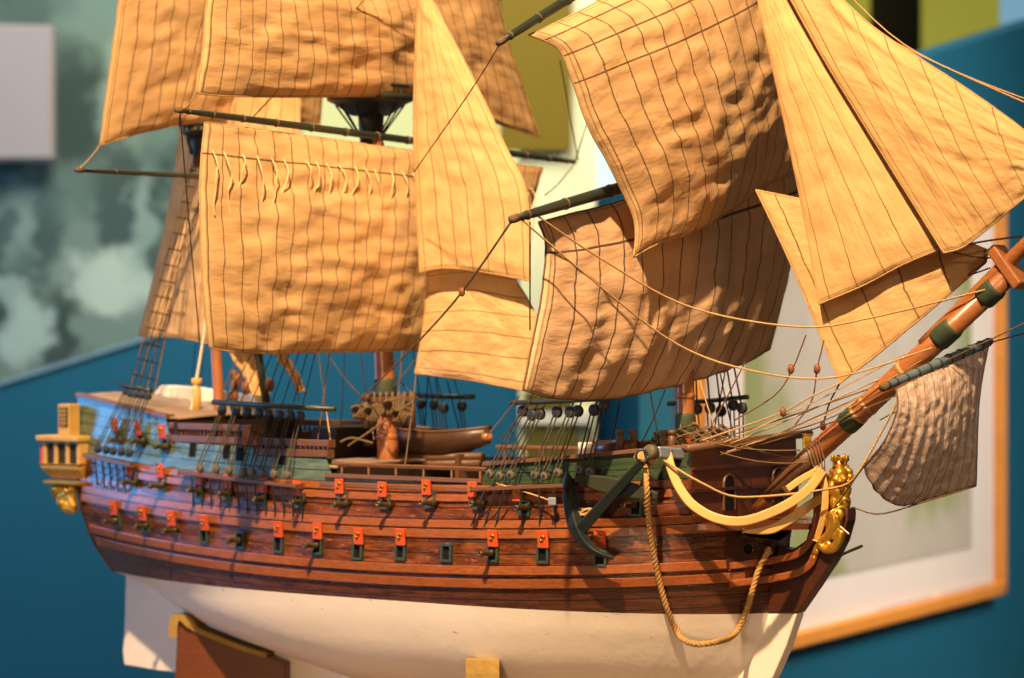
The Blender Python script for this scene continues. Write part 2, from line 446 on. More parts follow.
# beak grating platform
mb = MB(); rows = []
for i in range(13):
    X = lerp(XB, .385, i / 12); hw = .088 * (1 - ((X - XB) / .092) ** 1.5) + .006; rows.append([Vector((X, -hw, -.186)), Vector((X, hw, -.186))])
mb.grid(rows); mb.build('beak_platform', M['bulk'], ship, solid=-.006)

# decks
def deck(name, X0, X1, zf, mat=M['deck']):
    mb = MB(); rows = []
    for i in range(25):
        X = lerp(X0, X1, i / 24); z = zf(X); b = max(.002, bx(X, z) - .0015); rows.append([Vector((X, y * b, z + .003 * (1 - y * y))) for y in (-1, -.5, 0, .5, 1)])
    mb.grid(rows); return mb.build(name, mat, ship, True, solid=.003)
deck('poop_deck', -.604, -.40, lambda X: zr(min(X, -.418)) - .002)
deck('quarter_deck', -.43, -.145, lambda X: -.139)
deck('waist_deck', -.16, .07, lambda X: -.172)
deck('forecastle_deck', .055, .297, lambda X: zr(max(X, .062)) - .018)
mb = MB()
mb.abox(-.404, -.398, -.105, .105, -.139, -.093); mb.build('poop_bulkhead', M['shadowwood'], ship)
mb = MB(); mb.abox(-.150, -.144, -.117, .117, -.172, -.138); mb.build('quarterdeck_bulkhead', M['shadowwood'], ship)
mb = MB(); mb.abox(.056, .062, -.12, .12, -.172, -.146); mb.build('forecastle_bulkhead', M['darkwood'], ship)
# inner faces of the bulwarks
for X0, X1 in ((-.398, -.153), (-.152, .06), (.062, .292)):
    for sd in (-1, 1):
        mb = MB(); rows = []
        for i in range(21):
            X = lerp(X0, X1, i / 20); zt = zr(min(max(X, X0 + .0015), X1 - .0015)); zb = zt - .028
            rows.append([Vector((X, sd * (bx(X, z) - .006), z)) for z in (zb, zt)] + [Vector((X, sd * (bx(X, zt) - .0005), zt))])
        mb.grid(rows); mb.build('inner_bulwark', M['inner'], ship)
# rail caps following the top edge
def cap(X0, X1, h=.0042, out=.004, mat='rail', dz=0.):
    strip('rail_cap', X0, X1, lambda X: zr(min(max(X, X0 + .0015), X1 - .0015)) - .001 + dz, lambda X: zr(min(max(X, X0 + .0015), X1 - .0015)) + h - .001 + dz, out, M[mat], inn=.007, n=40)
cap(-.604, -.417); cap(-.153, .061); cap(.061, .297)
strip('rail_cap', -.16, .065, lambda X: -.158, lambda X: -.1535, .003, M['rail'])
# waist hand rail on stanchions
for sd in (-1, 1):
    mb = MB(); mb.tube([Vector((X, sd * .117, -.1345)) for X in (-.15, -.08, 0, .06)], .0024, 6)
    for i in range(6):
        X = lerp(-.14, .05, i / 5); mb.tube([Vector((X, sd * .1175, -.147)), Vector((X, sd * .117, -.134))], .0016, 5)
    mb.build('hand_rail', M['rail'], ship)
# quarterdeck balustrades
def balustrade(X0, X1, zb, zt):
    me = None
    for sd in (-1, 1):
        o = None
        for z, r in ((zb, .0040), (zt, .0036)):
            mb = MB(); rows = []
            for i in range(13):
                X = lerp(X0, X1, i / 12); y = bx(X, z) - .002
                rows.append([Vector((X, sd * (y - .006), z - r)), Vector((X, sd * (y + .004), z - r)), Vector((X, sd * (y + .004), z + r)), Vector((X, sd * (y - .006), z + r))])
            mb.grid(rows, True); mb.f.append([0, 1, 2, 3]); mb.f.append([48 + q for q in (3, 2, 1, 0)])
            o = mb.build('balustrade_rail', M['rail'], ship, bevel=.0008)
        n = int((X1 - X0) / .0064)
        for i in range(n):
            X = lerp(X0 + .003, X1 - .003, i / (n - 1)); y = bx(X, zb) - .002
            if me is None:
                b2 = MB(); b2.lathe(Vector((0, 0, 0)), (0, 0, 1), [(0, .0013), (.004, .0022), ((zt - zb) * .6, .0011), (zt - zb - .004, .0018)], 6)
                c = b2.build('baluster', M['darkwood'], o, True); me = c.data
                me.transform(Matrix.Translation(ship.location - Vector((0, 0, ZO))))
            else:
                c = bpy.data.objects.new('baluster', me); COL.objects.link(c); c.parent = o
            c.location = Vector((X, sd * y, zb + .002)) - (ship.location - Vector((0, 0, ZO)))
balustrade(-.414, -.265, -.1125, -.0985); balustrade(-.266, -.154, -.1235, -.1125)
# quarter curved brackets where the rails step
for X, z in ((-.272, -.108),):
    mb = MB(); y = -(bx(X, z) + .001)
    pl = [Vector((X - .012, y, z + .013)), Vector((X - .002, y, z + .013)), Vector((X + .006, y, z + .002)), Vector((X + .014, y, z - .009)), Vector((X - .012, y, z - .009))]
    mb.prism(pl, (0, .008, 0)); mb.build('rail_bracket', M['wale'], ship, bevel=.001)

# keel, stem knee, cutwater, rudder
T = .0165
def pol(pts, Y=0.0): return [onY(x, y, Y) for x, y in pts]
mb = MB(); mb.prism(pol([(770, 612.6), (771, 560), (776, 545), (797, 549), (810, 540), (817, 515), (817, 482), (822, 474), (829, 476), (834, 492), (838, 506), (852, 508), (852, 520), (846, 541), (836, 561), (818, 588), (801, 612.6)]), (0, T, 0))
mb.build('stem_knee', M['darkwood'], ship, bevel=.0015)
mb = MB(); mb.prism(pol([(700, 612.8), (801, 612.8), (790, 646), (777, 676), (758, 705), (725, 722), (660, 730), (690, 690)]), (0, T * .9, 0))
mb.build('cutwater', M['white'], ship, bevel=.0015)
mb = MB(); mb.prism([Vector((-.533, 0, -.285)), Vector((-.526, 0, -.392)), Vector((.235, 0, -.392)), Vector((.26, 0, -.372)), Vector((.1, 0, -.37)), Vector((-.20, 0, -.365)), Vector((-.36, 0, -.340)), Vector((-.47, 0, -.312))], (0, .012, 0))
mb.build('keel', M['white'], ship, bevel=.001)
mb = MB(); mb.prism([Vector((-.532, 0, -.27)), Vector((-.524, 0, -.392)), Vector((-.583, 0, -.389)), Vector((-.586, 0, -.372)), Vector((-.583, 0, -.352)), Vector((-.580, 0, -.27))], (0, .012, 0))
rud = mb.build('rudder', M['white'], ship, bevel=.001)
for z in (-.372, -.330):
    mb = MB(); mb.tube([Vector((-.588, 0, z)), Vector((-.58, 0, z))], .0025, 6); mb.build('pintle', M['iron'], rud)

# cheeks of the head
def taper_y(pts, y0, y1): n = len(pts); return [onY(x, y, lerp(y0, y1, (i / (n - 1)) ** .8)) for i, (x, y) in enumerate(pts)]
def flatbar(pts, w, th, name, mat, n=30, up=Vector((0, 0, 1)), bevel=.0012, wend=None, tip=0):
    P = resample(pts, n); mb = MB(); rows = []
    for i, p in enumerate(P):
        t = (P[min(i + 1, n - 1)] - P[max(i - 1, 0)]).normalized(); d = (F_ * -1); side = t.cross(d).normalized()
        nn = side.cross(t).normalized(); ww = w if wend is None else lerp(w, wend, i / (n - 1))
        if i < tip: ww *= .25 + .75 * i / tip
        rows.append([p + side * ww + nn * th, p - side * ww + nn * th, p - side * ww - nn * th, p + side * ww - nn * th])
    mb.grid(rows, True); mb.f.append([0, 1, 2, 3]); k = (n - 1) * 4; mb.f.append([k + 3, k + 2, k + 1, k])
    return mb.build(name, mat, ship, bevel=bevel)
flatbar([hit(*p)[0] + Vector((.002, -.002, 0)) if hit(*p) else onY(*p, -.02) for p in [(728, 566), (750, 563), (768, 561)]] + taper_y([(778, 559), (797, 554), (810, 541), (817, 522), (818, 505)], -.016, -.010), .0036, .0030, 'head_cheek', M['wale'])
flatbar([hit(*p)[0] + Vector((.002, -.002, 0)) if hit(*p) else onY(*p, -.02) for p in [(728, 584), (750, 581), (768, 579)]] + taper_y([(780, 577), (797, 573), (810, 564), (815, 553)], -.016, -.010), .0036, .0030, 'head_cheek', M['wale'])
# yellow head rails
def yl(pts, ys): return [onY(x, y, yy) for (x, y), yy in zip(pts, ys)]
flatbar(yl([(667, 452), (671, 468), (679, 487), (693, 505), (716, 518), (743, 521), (772, 512), (796, 499), (811, 486), (821, 472)], [-.115, -.117, -.117, -.115, -.108, -.095, -.075, -.052, -.033, -.014]), .0046, .0035, 'head_rail', M['headrail'], 50)
flatbar(yl([(743, 531), (760, 531), (774, 528), (796, 515), (810, 505), (819, 499)], [-.085, -.078, -.068, -.045, -.028, -.014]), .0048, .0032, 'head_rail', M['headrail'], 30, wend=.0042, tip=9)
flatbar(yl([(786, 490), (800, 480), (818, 470)], [-.045, -.03, -.012]), .0034, .003, 'head_rail', M['headrail'], 16)
flatbar(yl([(819, 470), (824, 485), (825, 503), (822, 522), (816, 540)], [-.013, -.013, -.013, -.013, -.012]), .0042, .0028, 'head_timber', M['headrail'], 24, wend=.003)
flatbar(yl([(807, 454), (807, 434)], [.03, .03]), .0042, .004, 'knight_head', M['gold'], 6)
# hawse plate with two holes
hpts = [(725, 537), (773, 536), (774, 562), (725, 566)]
c, n_ = hit(746, 549); rt, up, nn = frame(n_)
mb = MB(); rows = []
for y0, y1 in ((537, 536), (545, 544.5), (553, 552), (566, 562)):
    rows.append([hit(lerp(725, 773, i / 6), lerp(y0, y1, i / 6))[0] + n_ * .003 for i in range(7)])
mb.grid(rows); plate = mb.build('hawse_plate', M['darkwood'], ship, solid=-.003)
HAWSE = []
for px in (746, 766):
    c, n2 = hit(px, 548); n2 = (n2 + n_).normalized(); HAWSE.append(c + n2 * .004)
    mb = MB(); mb.lathe(c + n2 * .0015, n2, [(0, .0070), (.005, .0070), (.0055, .0062), (.0030, .0052), (.003, .0001)], 18); h_ = mb.build('hawse_hole', M['darkwood'], ship, True)
    mb = MB(); mb.lathe(c + n2 * .003, n2, [(0, .0050), (.0022, .0050)], 16); mb.build('hole_opening', M['black'], h_)
# eyebolts / nails on the wales are left to the grain

# ------------------------------------------------------------------ gun ports, lids, cannon
def port(px, py, w=.0058, h=.0082):
    r = hit(px, py)
    if not r: return
    c, n = r; rt, up, n = frame(n); mb = MB()
    for a, b, hw, hh in ((-w, 0, .0013, h), (w, 0, .0013, h), (0, h, w + .0013, .0013), (0, -h, w + .0013, .0013)):
        mb.box(c + rt * a + up * b + n * .0018, rt * hw, up * hh, n * .0026)
    o = mb.build('gun_port', M['port'], ship, bevel=.0004)
    mb = MB(); mb.box(c + n * .0006, rt * w, up * h, n * .0008); mb.build('port_opening', M['black'], o)
def emblem_mb(c, rt, up, n, s=1.0):
    mb = MB(); pts = []
    for i in range(15):
        t = i / 14; a = .6 + t * 5.0; r = (.0006 + .0032 * (1 - t)) * s
        pts.append(c + rt * (math.cos(a) * r) + up * (math.sin(a) * r + .0006) + n * .0008)
    mb.tube(pts, .0010 * s, 6)
    return mb
def lid(px, py, w=.0062, h=.0088, tilt=9, gold=True):
    r = hit(px, py)
    if not r: return
    c, n = r; rt, up, n = frame(n); tl = math.radians(tilt)
    u2 = up * math.cos(tl) + n * math.sin(tl); n2 = n * math.cos(tl) - up * math.sin(tl)
    base = c - up * h + n * .0045; cc = base + u2 * h
    mb = MB(); mb.box(cc, rt * w, u2 * h, n2 * .0012); o = mb.build('port_lid', M['red'], ship, bevel=.0005)
    if gold: emblem_mb(cc + n2 * .0013, rt, u2, n2).build('gilt_emblem', M['gold'], o, True)
    mb = MB(); mb.tube([base - rt * w * .8, base + rt * w * .8], .0011, 6); mb.build('hinge', M['iron'], o)
def cannon(px, py, L=.026, r=.0030):
    """px,py: where the barrel leaves the hull"""
    q = hit(px, py)
    if not q: return
    c, n = q; ax = Vector((random.uniform(-.12, .12) + n.x * .25, -1, random.uniform(-.06, .12))).normalized()
    mb = MB(); o = c - ax * .003
    mb.lathe(o, ax, [(0, r * 1.12), (L * .3, r * 1.05), (L * .32, r * 1.2), (L * .37, r * 1.2), (L * .39, r * .95), (L * .82, r * .78), (L * .86, r * 1.05), (L * .95, r * 1.12), (L * 1.0, r * .95), (L * 1.0, r * .5), (L * .93, r * .45)], 12)
    mb.build('cannon', M['gun'], ship, True)
# lower tier: lid centre, port centre, barrel root or None
LOW = [((117, 507), (118, 518), (119, 520)), ((146, 512.5), (147, 524), (149, 525)), ((175, 518), None, (178, 530)), ((208, 522), (206, 535), None),
       (None, (242, 540), (243, 540)), ((282, 529), (280, 544), None), ((321, 531), (319, 546), (320, 545)), ((362, 536), (359, 551), None),
       ((404, 537), (402, 551), None), (None, (448, 553), None), ((496, 538), (494, 553), (495, 552)), ((546, 539), (544, 554), None), ((602, 539), (601, 557), None)]
for l, p, g in LOW:
    if p: port(*p)
    if l: lid(*l)
    if g: cannon(*g)
MID = [((134, 470), (136, 480), (138, 483), 0), ((164, 471), (164, 484), (166, 485), 1), ((203, 478), (201, 490), (203, 491), 0), ((232, 482), (230, 493), (233, 493), 1), ((267, 486), (264, 497), (267, 497), 1),
       ((301, 489), (302, 501), (305, 501), 1), ((343, 487), (345, 499), (350, 503), 1), ((386, 490), (387, 502), (393, 505), 1), ((430, 488), (432, 501), (437, 503), 1), ((476, 490), (480, 502), (485, 503), 1), ((521, 494), (526, 508), (530, 506), 1), (None, (637, 508), (638, 504), 0)]
for l, p, g, gg in MID:
    if p: port(*p, .0054, .0072)
    if l: lid(*l, .0058, .0080, 12)
    if g: cannon(*g, .028)
TOP = [((119, 425), (120, 437), (124, 440)), ((142, 429), (143, 440), (147, 441)), ((166, 432), (167, 446), (170, 446))]
for l, p, g in TOP:
    port(*p, .0055, .0075); lid(*l, .0055, .0078, 15); cannon(*g, .028)
for px, py in ((193, 450), (227, 452), (240, 454), (283, 458)):
    r = hit(px, py)
    if r:
        c, n = r; rt, up, n = frame(n); mb = MB(); mb.box(c, rt * .0052, up * .0075, n * .0012); mb.build('square_opening', M['black'], ship)

# ------------------------------------------------------------------ channels, deadeyes, shrouds
def deadeye(c, ax, mat, r=.0056, holes=False):
    mb = MB(); mb.lathe(c - ax * .0026, ax, [(0, r * .75), (.0012, r), (.0018, r * .93), (.0026, r * .93), (.0034, r * .93), (.004, r), (.0052, r * .75)], 16)
    o = mb.build('deadeye', mat, ship, True)
    if holes:
        a = Vector((0, 0, 1)); b = ax.cross(a).normalized()
        mb = MB(); mb.lathe(c - ax * .0028, ax, [(0, r * .36), (.0062, r * .36)], 10); mb.build('lanyard_hole', M['dead'], o)
def channel(px0, py0, px1, py1, w=.016):
    a, _ = hit(px0, py0); b, _ = hit(px1, py1); pts = []
    n = 10
    for sd in (-1, 1):
        mb = MB(); rows = []
        for i in range(n + 1):
            X = lerp(a.x, b.x, i / n); z = lerp(a.z, b.z, i / n); y = bx(X, z)
            rows.append([Vector((X, sd * (y - .002), z - .002)), Vector((X, sd * (y + w), z - .002)), Vector((X, sd * (y + w), z + .002)), Vector((X, sd * (y - .002), z + .002))])
        mb.grid(rows, True); mb.f.append([0, 1, 2, 3]); mb.f.append([n * 4 + q for q in (3, 2, 1, 0)]); mb.build('channel', M['rail'], ship, bevel=.0006)
    return a, b
def shroud_set(ch, lows, ups, top, pole, polepx, chains, zc, far, mast_sd=.008, sr=.0010):
    a, b = channel(*ch)
    w = .015
    def edge(X):
        t = (X - a.x) / (b.x - a.x); z = lerp(a.z, b.z, t); return z
    for sd in (-1, 1):
        its = lows if sd == -1 else far
        for i, it in enumerate(its):
            if sd == -1:
                # solve the deadeye position on the channel edge plane: y = -(b+w)
                p = onY(it[0], it[1], -(bx(0, -.13) + w))
                for _ in range(4): p = onY(it[0], it[1], -(bx(p.x, -.15) + w))
                ux = ups[i]
                q = onY(ux[0], ux[1], -(bx(p.x, -.15) + w) * .80)
            else:
                q = onY(it[0], it[1], (bx(0, -.13) + w) * .80)
                p = Vector((q.x - .012, bx(q.x, -.15) + w, edge(q.x) + .010))
            ax = Vector((0, -1, 0))
            deadeye(p, ax, M['paledead'] if sd == -1 and zc else M['dead'], .0050, sd == -1 and zc and p.x > 0)
            deadeye(q, ax, M['dead'], .0062 if zc else .005)
            for k in (-1, 1): mb = MB(); mb.tube([p + Vector((k * .0024, -.002, .002)), q + Vector((k * .0024, -.002, -.002))], .00085, 5); mb.build('lanyard', M['lany'], ship)
            tp = top + Vector((0, sd * mast_sd, 0)); mb = MB(); mb.tube([q, q.lerp(tp, .5), tp], sr, 5); mb.build('shroud', M['tar'], ship)
        if sd == -1:
            for (x0, y0, x1, y1) in chains:
                h1 = hit(x1, y1); p0 = onY(x0, y0, h1[0].y - .012)
                mb = MB(); mb.tube([p0, h1[0] + h1[1] * .002], .0011, 5); mb.ball(h1[0] + h1[1] * .002, .0018, seg=6, ring=4); mb.build('chain_plate', M['iron'], ship)
    for k, (x0, y0, x1, y1, Y) in enumerate(polepx):
        mb = MB(); mb.tube([onY(x0, y0, Y), onY((x0 + x1) / 2, (y0 + y1) / 2 + .5, Y), onY(x1, y1, Y)], pole, 7); mb.build('sheer_pole', M['yard'], ship, True)
MAINTOP = Vector((-.195, 0, .235)); FORETOP = Vector((.225, 0, .21)); MIZTOP = Vector((-.440, 0, .20))
shroud_set((480, 489, 592, 484), [(490, 474), (500, 476), (511, 475), (535, 475), (545, 476), (558, 473), (580, 470), (590, 472)], [(523, 411), (532, 415), (540, 414), (557, 412), (570, 412), (578, 411), (594, 410), (604, 406)],
           FORETOP, .0026, [(511, 403, 613, 398, -.118), (668, 404, 748, 397, .118)], [(485, 490, 473, 525), (495, 490, 486, 526), (504, 490, 497, 526), (539, 488, 541, 526), (553, 488, 557, 526), (520, 489, 524, 526)], True,
           [(697, 409), (710, 408), (721, 411), (733, 405), (742, 408)])
shroud_set((188, 472, 306, 486), [(200, 468), (216, 469), (229, 470), (243, 472), (252, 472), (262, 473), (274, 474), (287, 475)], [(222, 410), (236, 411), (247, 412), (259, 413), (268, 414), (279, 415), (290, 415), (300, 416)],
           MAINTOP, .0030, [(213, 402, 335, 409, -.118), (408, 395, 474, 397, .118)], [(x, 477 + (x - 190) * .1, x + 3 + (x - 190) * .01, 506 + (x - 190) * .13) for x in range(192, 304, 9)], True,
           [(421, 404), (434, 405), (444, 408), (462, 406)], .008, .0006)
shroud_set((93, 455, 140, 465), [(98, 449), (106, 450), (113, 451), (121, 452), (129, 453)], [(126, 391), (131, 393), (136, 394), (142, 395), (148, 396)],
           MIZTOP, .0028, [(120, 384, 152, 391, -.085)], [(95, 458, 99, 484), (102, 459, 106, 487), (109, 460, 113, 488), (116, 461, 120, 490), (123, 462, 127, 491)], False, [(190, 392), (200, 392)], .004, .0005)
# mizzen dead-eye stack seen on the poop edge
# mizzen topmast ladder (ratlines)
lad = []
for a_, b_ in (((131, 384), (199, 140)), ((139, 386), (200, 140)), ((147, 388), (202, 140)), ((155, 390), (203, 140))):
    lad.append((onY(*a_, -.07), onY(*b_, -.01)))
for a_, b_ in lad:
    mb = MB(); mb.tube([a_, b_], .0008, 5); mb.build('shroud', M['thin'], ship)
for i in range(15):
    t = .04 + .9 * i / 14; mb = MB(); mb.tube([l[0].lerp(l[1], t) + Vector((0, -.001, 0)) for l in lad], .00085, 5); mb.build('ratline', M['tar'], ship)

# ------------------------------------------------------------------ masts, tops, yards, bowsprit
def mast(base, top, r0, r1, mat, name='mast'):
    mb = MB(); mb.tube([Vector(base).lerp(Vector(top), i / 8) for i in range(9)], [lerp(r0, r1, i / 8) for i in range(9)], 20); return mb.build(name, mat, ship, True)
def band(parent, a, b, t, r, h, mat):
    a, b = Vector(a), Vector(b); c = a.lerp(b, t); ax = (b - a).normalized(); mb = MB()
    mb.lathe(c - ax * h, ax, [(0, r), (h * .3, r + .0008), (h * 1.7, r + .0008), (h * 2, r)], 20); return mb.build('mast_band', mat, parent, True)
def px_mast(x0, y0, x1, y1): return onY(x0, y0, 0), onY(x1, y1, 0)
a, b = px_mast(390, 478, 372, 112); a.z = -.172
mm = mast(a, b, .0122, .0098, M['spar'])
band(mm, a, b, (onY(388, 388, 0).z - a.z) / (b.z - a.z), .0116, .010, M['greenband'])
band(mm, a, b, (onY(388, 437, 0).z - a.z) / (b.z - a.z), .0119, .003, M['spar'])
mt = mast(b + Vector((.012, 0, .012)), Vector((-.205, 0, .62)), .0062, .004, M['spar'], 'topmast')
a2, b2 = px_mast(686, 455, 683, 140); a2.z = -.13
fm = mast(a2, b2, .0098, .0082, M['spar'])
band(fm, a2, b2, (onY(686, 424, 0).z - a2.z) / (b2.z - a2.z), .0098, .011, M['greenband'])
band(fm, a2, b2, (onY(686, 396, 0).z - a2.z) / (b2.z - a2.z), .0095, .003, M['spar'])
mast(b2 + Vector((.011, 0, -.03)), Vector((.222, 0, .58)), .0056, .0036, M['spar'], 'topmast')
a3, b3 = px_mast(222, 412, 204, 140); a3.z = -.139
zm = mast(a3, b3, .0066, .0055, M['spar'])
mast(b3 + Vector((.008, 0, -.02)), Vector((-.455, 0, .46)), .004, .003, M['spar'], 'topmast')
def top(c, r, h, name='mast_top'):
    c = Vector(c); mb = MB()
    mb.lathe(c, (0, 0, 1), [(-h, r * .45), (-h * .2, r * .85), (0, r), (h * .35, r * 1.02), (h * .35, r * .9), (h * .05, r * .85), (h * .05, .001)], 24); o = mb.build(name, M['yard'], ship, True)
    mb = MB()
    for i in range(12):
        t = 2 * math.pi * i / 12; d = Vector((math.cos(t), math.sin(t), 0)); mb.tube([c + d * r * .95 + Vector((0, 0, h * .2)), c + d * r * .95 + Vector((0, 0, h * .95))], .0016, 5)
    mb.tube([c + Vector((math.cos(t), math.sin(t), 0)) * r * .97 + Vector((0, 0, h * .95)) for t in [2 * math.pi * i / 24 for i in range(25)]], .0018, 5)
    mb.build('top_railing', M['yard'], o)
    mb = MB()
    for i in range(10):
        t = 2 * math.pi * i / 10; d = Vector((math.cos(t), math.sin(t), 0)); mb = MB(); mb.tube([c + d * r * .8 + Vector((0, 0, -h * .3)), c + d * .014 + Vector((0, 0, -h * 2.4))], .0011, 5); mb.build('futtock_shroud', M['tar'], o)
for c_, h_ in ((onY(371, 112, 0), .05), (onY(683, 140, 0), .04), (onY(204, 142, 0), .03)): mb = MB(); mb.lathe(c_ - Vector((0, 0, h_)), (0, 0, 1), [(0, .0112), (h_ * .6, .0135), (h_ * 1.3, .016)], 16); mb.build('mast_cheek', M['yard'], ship, True)
top(onY(370, 101, 0), .048, .016); top(onY(683, 130, 0), .042, .014); top(onY(203, 134, 0), .024, .010)
def yard(pts, rmid, rend, name='yard', bands=7, mat='yard', ring='oldrope'):
    P = resample(pts, 13); rs = [lerp(rend, rmid, math.sin(math.pi * i / 12) ** .6) for i in range(13)]; mb = MB(); mb.tube(P, rs, 14); o = mb.build(name, M[mat], ship, True)
    d = (P[-1] - P[0]).normalized()
    mb = MB(); mb.tube([P[0] - d * .003 + (P[0] - P[1]).normalized() * 0, P[0] + d * .007], [rend * 1.25, rend * 1.35], 8); mb.build('yard_arm_lashing', M['oldrope'], o, True)
    for i in range(bands):
        t = (i + .5) / bands * 12; k = int(t); c = P[k].lerp(P[min(k + 1, 12)], t - k); r = lerp(rs[k], rs[min(k + 1, 12)], t - k)
        mb = MB(); mb.lathe(c - d * .0012, d, [(0, r + .0002), (.0004, r + .0008), (.0016, r + .0008), (.0020, r + .0002)], 14); mb.build('robband', M[ring], o, True)
    return P
XM, XF, XZ = -.168, .236, -.425
yM0, yM1 = onX(178, 110, XM), onX(575, 162, XM); yard([yM0, yM0.lerp(yM1, .5), yM1], .0042, .0024, bands=14)
yF0 = onX(513, 219, XF); yF1 = Vector((XF, .28, .235)); yFm = onX(620, 188, XF); yard([yF0, yFm, yF1], .0064, .0032, bands=9)
yT0, yT1 = onX(500, 42, XF), onX(562, 3, XF); yT2 = yT0 + (yT1 - yT0) * 3.6; yard([yT0, yT1, yT2], .0050, .0028, bands=8)
yZ0 = onX(78, 170, XZ); yZ1 = onX(345, 184, XZ); yard([yZ0, yZ0.lerp(yZ1, .5), yZ1], .0030, .0022, bands=3)
# bowsprit and jib boom
bs0, bs1 = onY(752, 511, 0), onY(1008, 276, 0)
mb = MB(); mb.tube([bs0.lerp(bs1, t) for t in (0, .05, .12, .18, .5, 1)], [.0035, .0052, .0085, .0108, .0110, .0098], 20); bo = mb.build('bowsprit', M['bspar'], ship, True)
mb = MB(); mb.tube([bs0.lerp(bs1, t) for t in (.06, .12, .18, .27)], [.0060, .0089, .0112, .0113], 20); mb.build('mast_band', M['brownspar'], bo, True)
for px, py, h in ((851, 428, .008), (946, 337, .012), (990, 295, .010)):
    p = onY(px, py, 0); band(bo, bs0, bs1, (p.x - bs0.x) / (bs1.x - bs0.x), .0112, h, M['greenband'])
jb0, jb1 = onY(925, 346, 0), onY(1120, 150, 0); mast(jb0, jb1, .0088, .005, M['bspar'], 'jib_boom')
c = onY(1009, 267, 0); mb = MB(); d = (bs1 - bs0).normalized(); up_ = Vector((-d.z, 0, d.x)); mb.box(c, up_ * .024, d * .0055, Vector((0, .012, 0))); mb.build('bowsprit_cap', M['bspar'], ship, bevel=.002)
for (x0, y0) in ((858, 420), (868, 410), (905, 372)):
    p = onY(x0, y0, 0); band(bo, bs0, bs1, (p.x - bs0.x) / (bs1.x - bs0.x), .0108, .0022, M['rope'])
sy0, sy1 = onY(884, 387, -.085), onY(991, 341, .075); yard([sy0, sy0.lerp(sy1, .5), sy1], .0048, .0034, bands=11, mat='bluespar', ring='yard')

# ------------------------------------------------------------------ sails
def nz(p, s): return noise.noise(Vector(p) * s)
def sail(T_, B_, L_, Rr, mat, nu=64, nv=64, billow=.03, bdir=None, wr=.0022, ripple=0., rip_n=10, seed=0, name='sail', rope='rope', wscale=1.0):
    """four border curves in 3-D (top & bottom left->right, left & right top->bottom) filled as a Coons patch, then billowed and creased"""
    Tt, Bb = resample(T_, nu + 1), resample(B_, nu + 1); Ll, Rg = resample(L_, nv + 1), resample(Rr, nv + 1)
    c00, c10, c01, c11 = Tt[0], Tt[-1], Bb[0], Bb[-1]
    nrm = (Tt[-1] - Bb[0]).cross(Bb[-1] - Tt[0]).normalized()
    if bdir is not None and nrm.dot(Vector(bdir)) < 0: nrm = -nrm
    rows = []; uv = []; size = ((c10 - c00).length + (c11 - c01).length) / 2; hgt = ((c01 - c00).length + (c11 - c10).length) / 2
    for j in range(nv + 1):
        v = j / nv; row = []
        for i in range(nu + 1):
            u = i / nu
            p = Tt[i] * (1 - v) + Bb[i] * v + Ll[j] * (1 - u) + Rg[j] * u - (c00 * (1 - u) * (1 - v) + c10 * u * (1 - v) + c01 * (1 - u) * v + c11 * u * v)
            e = (math.sin(math.pi * u) ** .7) * (math.sin(math.pi * v) ** .7)
            q = Vector((u * size, v * hgt, seed * 3.1))
            w = nz((q.x, q.y * 1.7, q.z), 22 * wscale) * 1.0 + nz((q.x * .8, q.y * 1.6, q.z + 5), 48 * wscale) * .75 + nz((q.x + q.y * .5, q.y * 1.2, q.z + 9), 95) * .34
            edge = min(1, 6 * min(u, 1 - u)) * .8 + .2
            h = billow * e + wr * w * edge
            if ripple: h += ripple * math.sin(u * rip_n * 6.283 + 2.2 * nz((q.x, q.y, 2), 12)) * (.3 + .7 * v) * edge
            row.append(p + nrm * h); uv.append((u, 1 - v))
        rows.append(row)
    mb = MB(); mb.grid(rows); mb.uv = uv
    ob = mb.build(name, mat, ship, True, solid=-.0006)
    mb = MB(); loop = rows[0] + [r[-1] for r in rows[1:]] + rows[-1][::-1][1:] + [r[0] for r in rows[::-1]][1:]
    loop = [p for k, p in enumerate(loop) if k == 0 or (p - loop[k - 1]).length > 1e-5]
    mb.tube(loop, .00105, 5, False); mb.build('bolt_rope', M[rope], ob, True)
    return ob, rows
def cx(pts, X): return [onX(x, y, X) for x, y in pts]
def cy(pts, Y): return [onY(x, y, Y) for x, y in pts]
SM = {}
SM['main'] = sail_mat('main_course_cloth', 24.5, 0, (.845,))
SM['mtop'] = sail_mat('main_topsail_cloth', 26, 0, ())
SM['miz'] = sail_mat('mizzen_cloth', 15.5, 0, ())
SM['lat'] = sail_mat('lateen_cloth', 9, 0, (), seam=(.35, .19, .07))
SM['stay'] = sail_mat('staysail_cloth', 7, 0, (), (.90, .61, .29), seam=(.22, .11, .04))
SM['low'] = sail_mat('low_staysail_cloth', 6, 1, (), (.90, .62, .30), seam=(.2, .1, .04), width=.025)
SM['fore'] = sail_mat('fore_course_cloth', 15, 0, (.80,), (.80, .54, .32), seam=(.05, .03, .02), rw=.0065, width=.032, trans=.12)
SM['ftop'] = sail_mat('fore_topsail_cloth', 14, 0, (.72, .83, .93), (.86, .585, .30))
SM['jib'] = sail_mat('jib_cloth', 4.6, 0, (), (.90, .60, .275), width=.017)
SM['jib2'] = sail_mat('outer_jib_cloth', 8.5, 0, (), (.90, .60, .275), width=.02)
SM['sprit'] = sail_mat('spritsail_cloth', 12, 0, (), (.74, .56, .42), seam=(.20, .13, .11), width=.035, trans=.3, vein=.7)

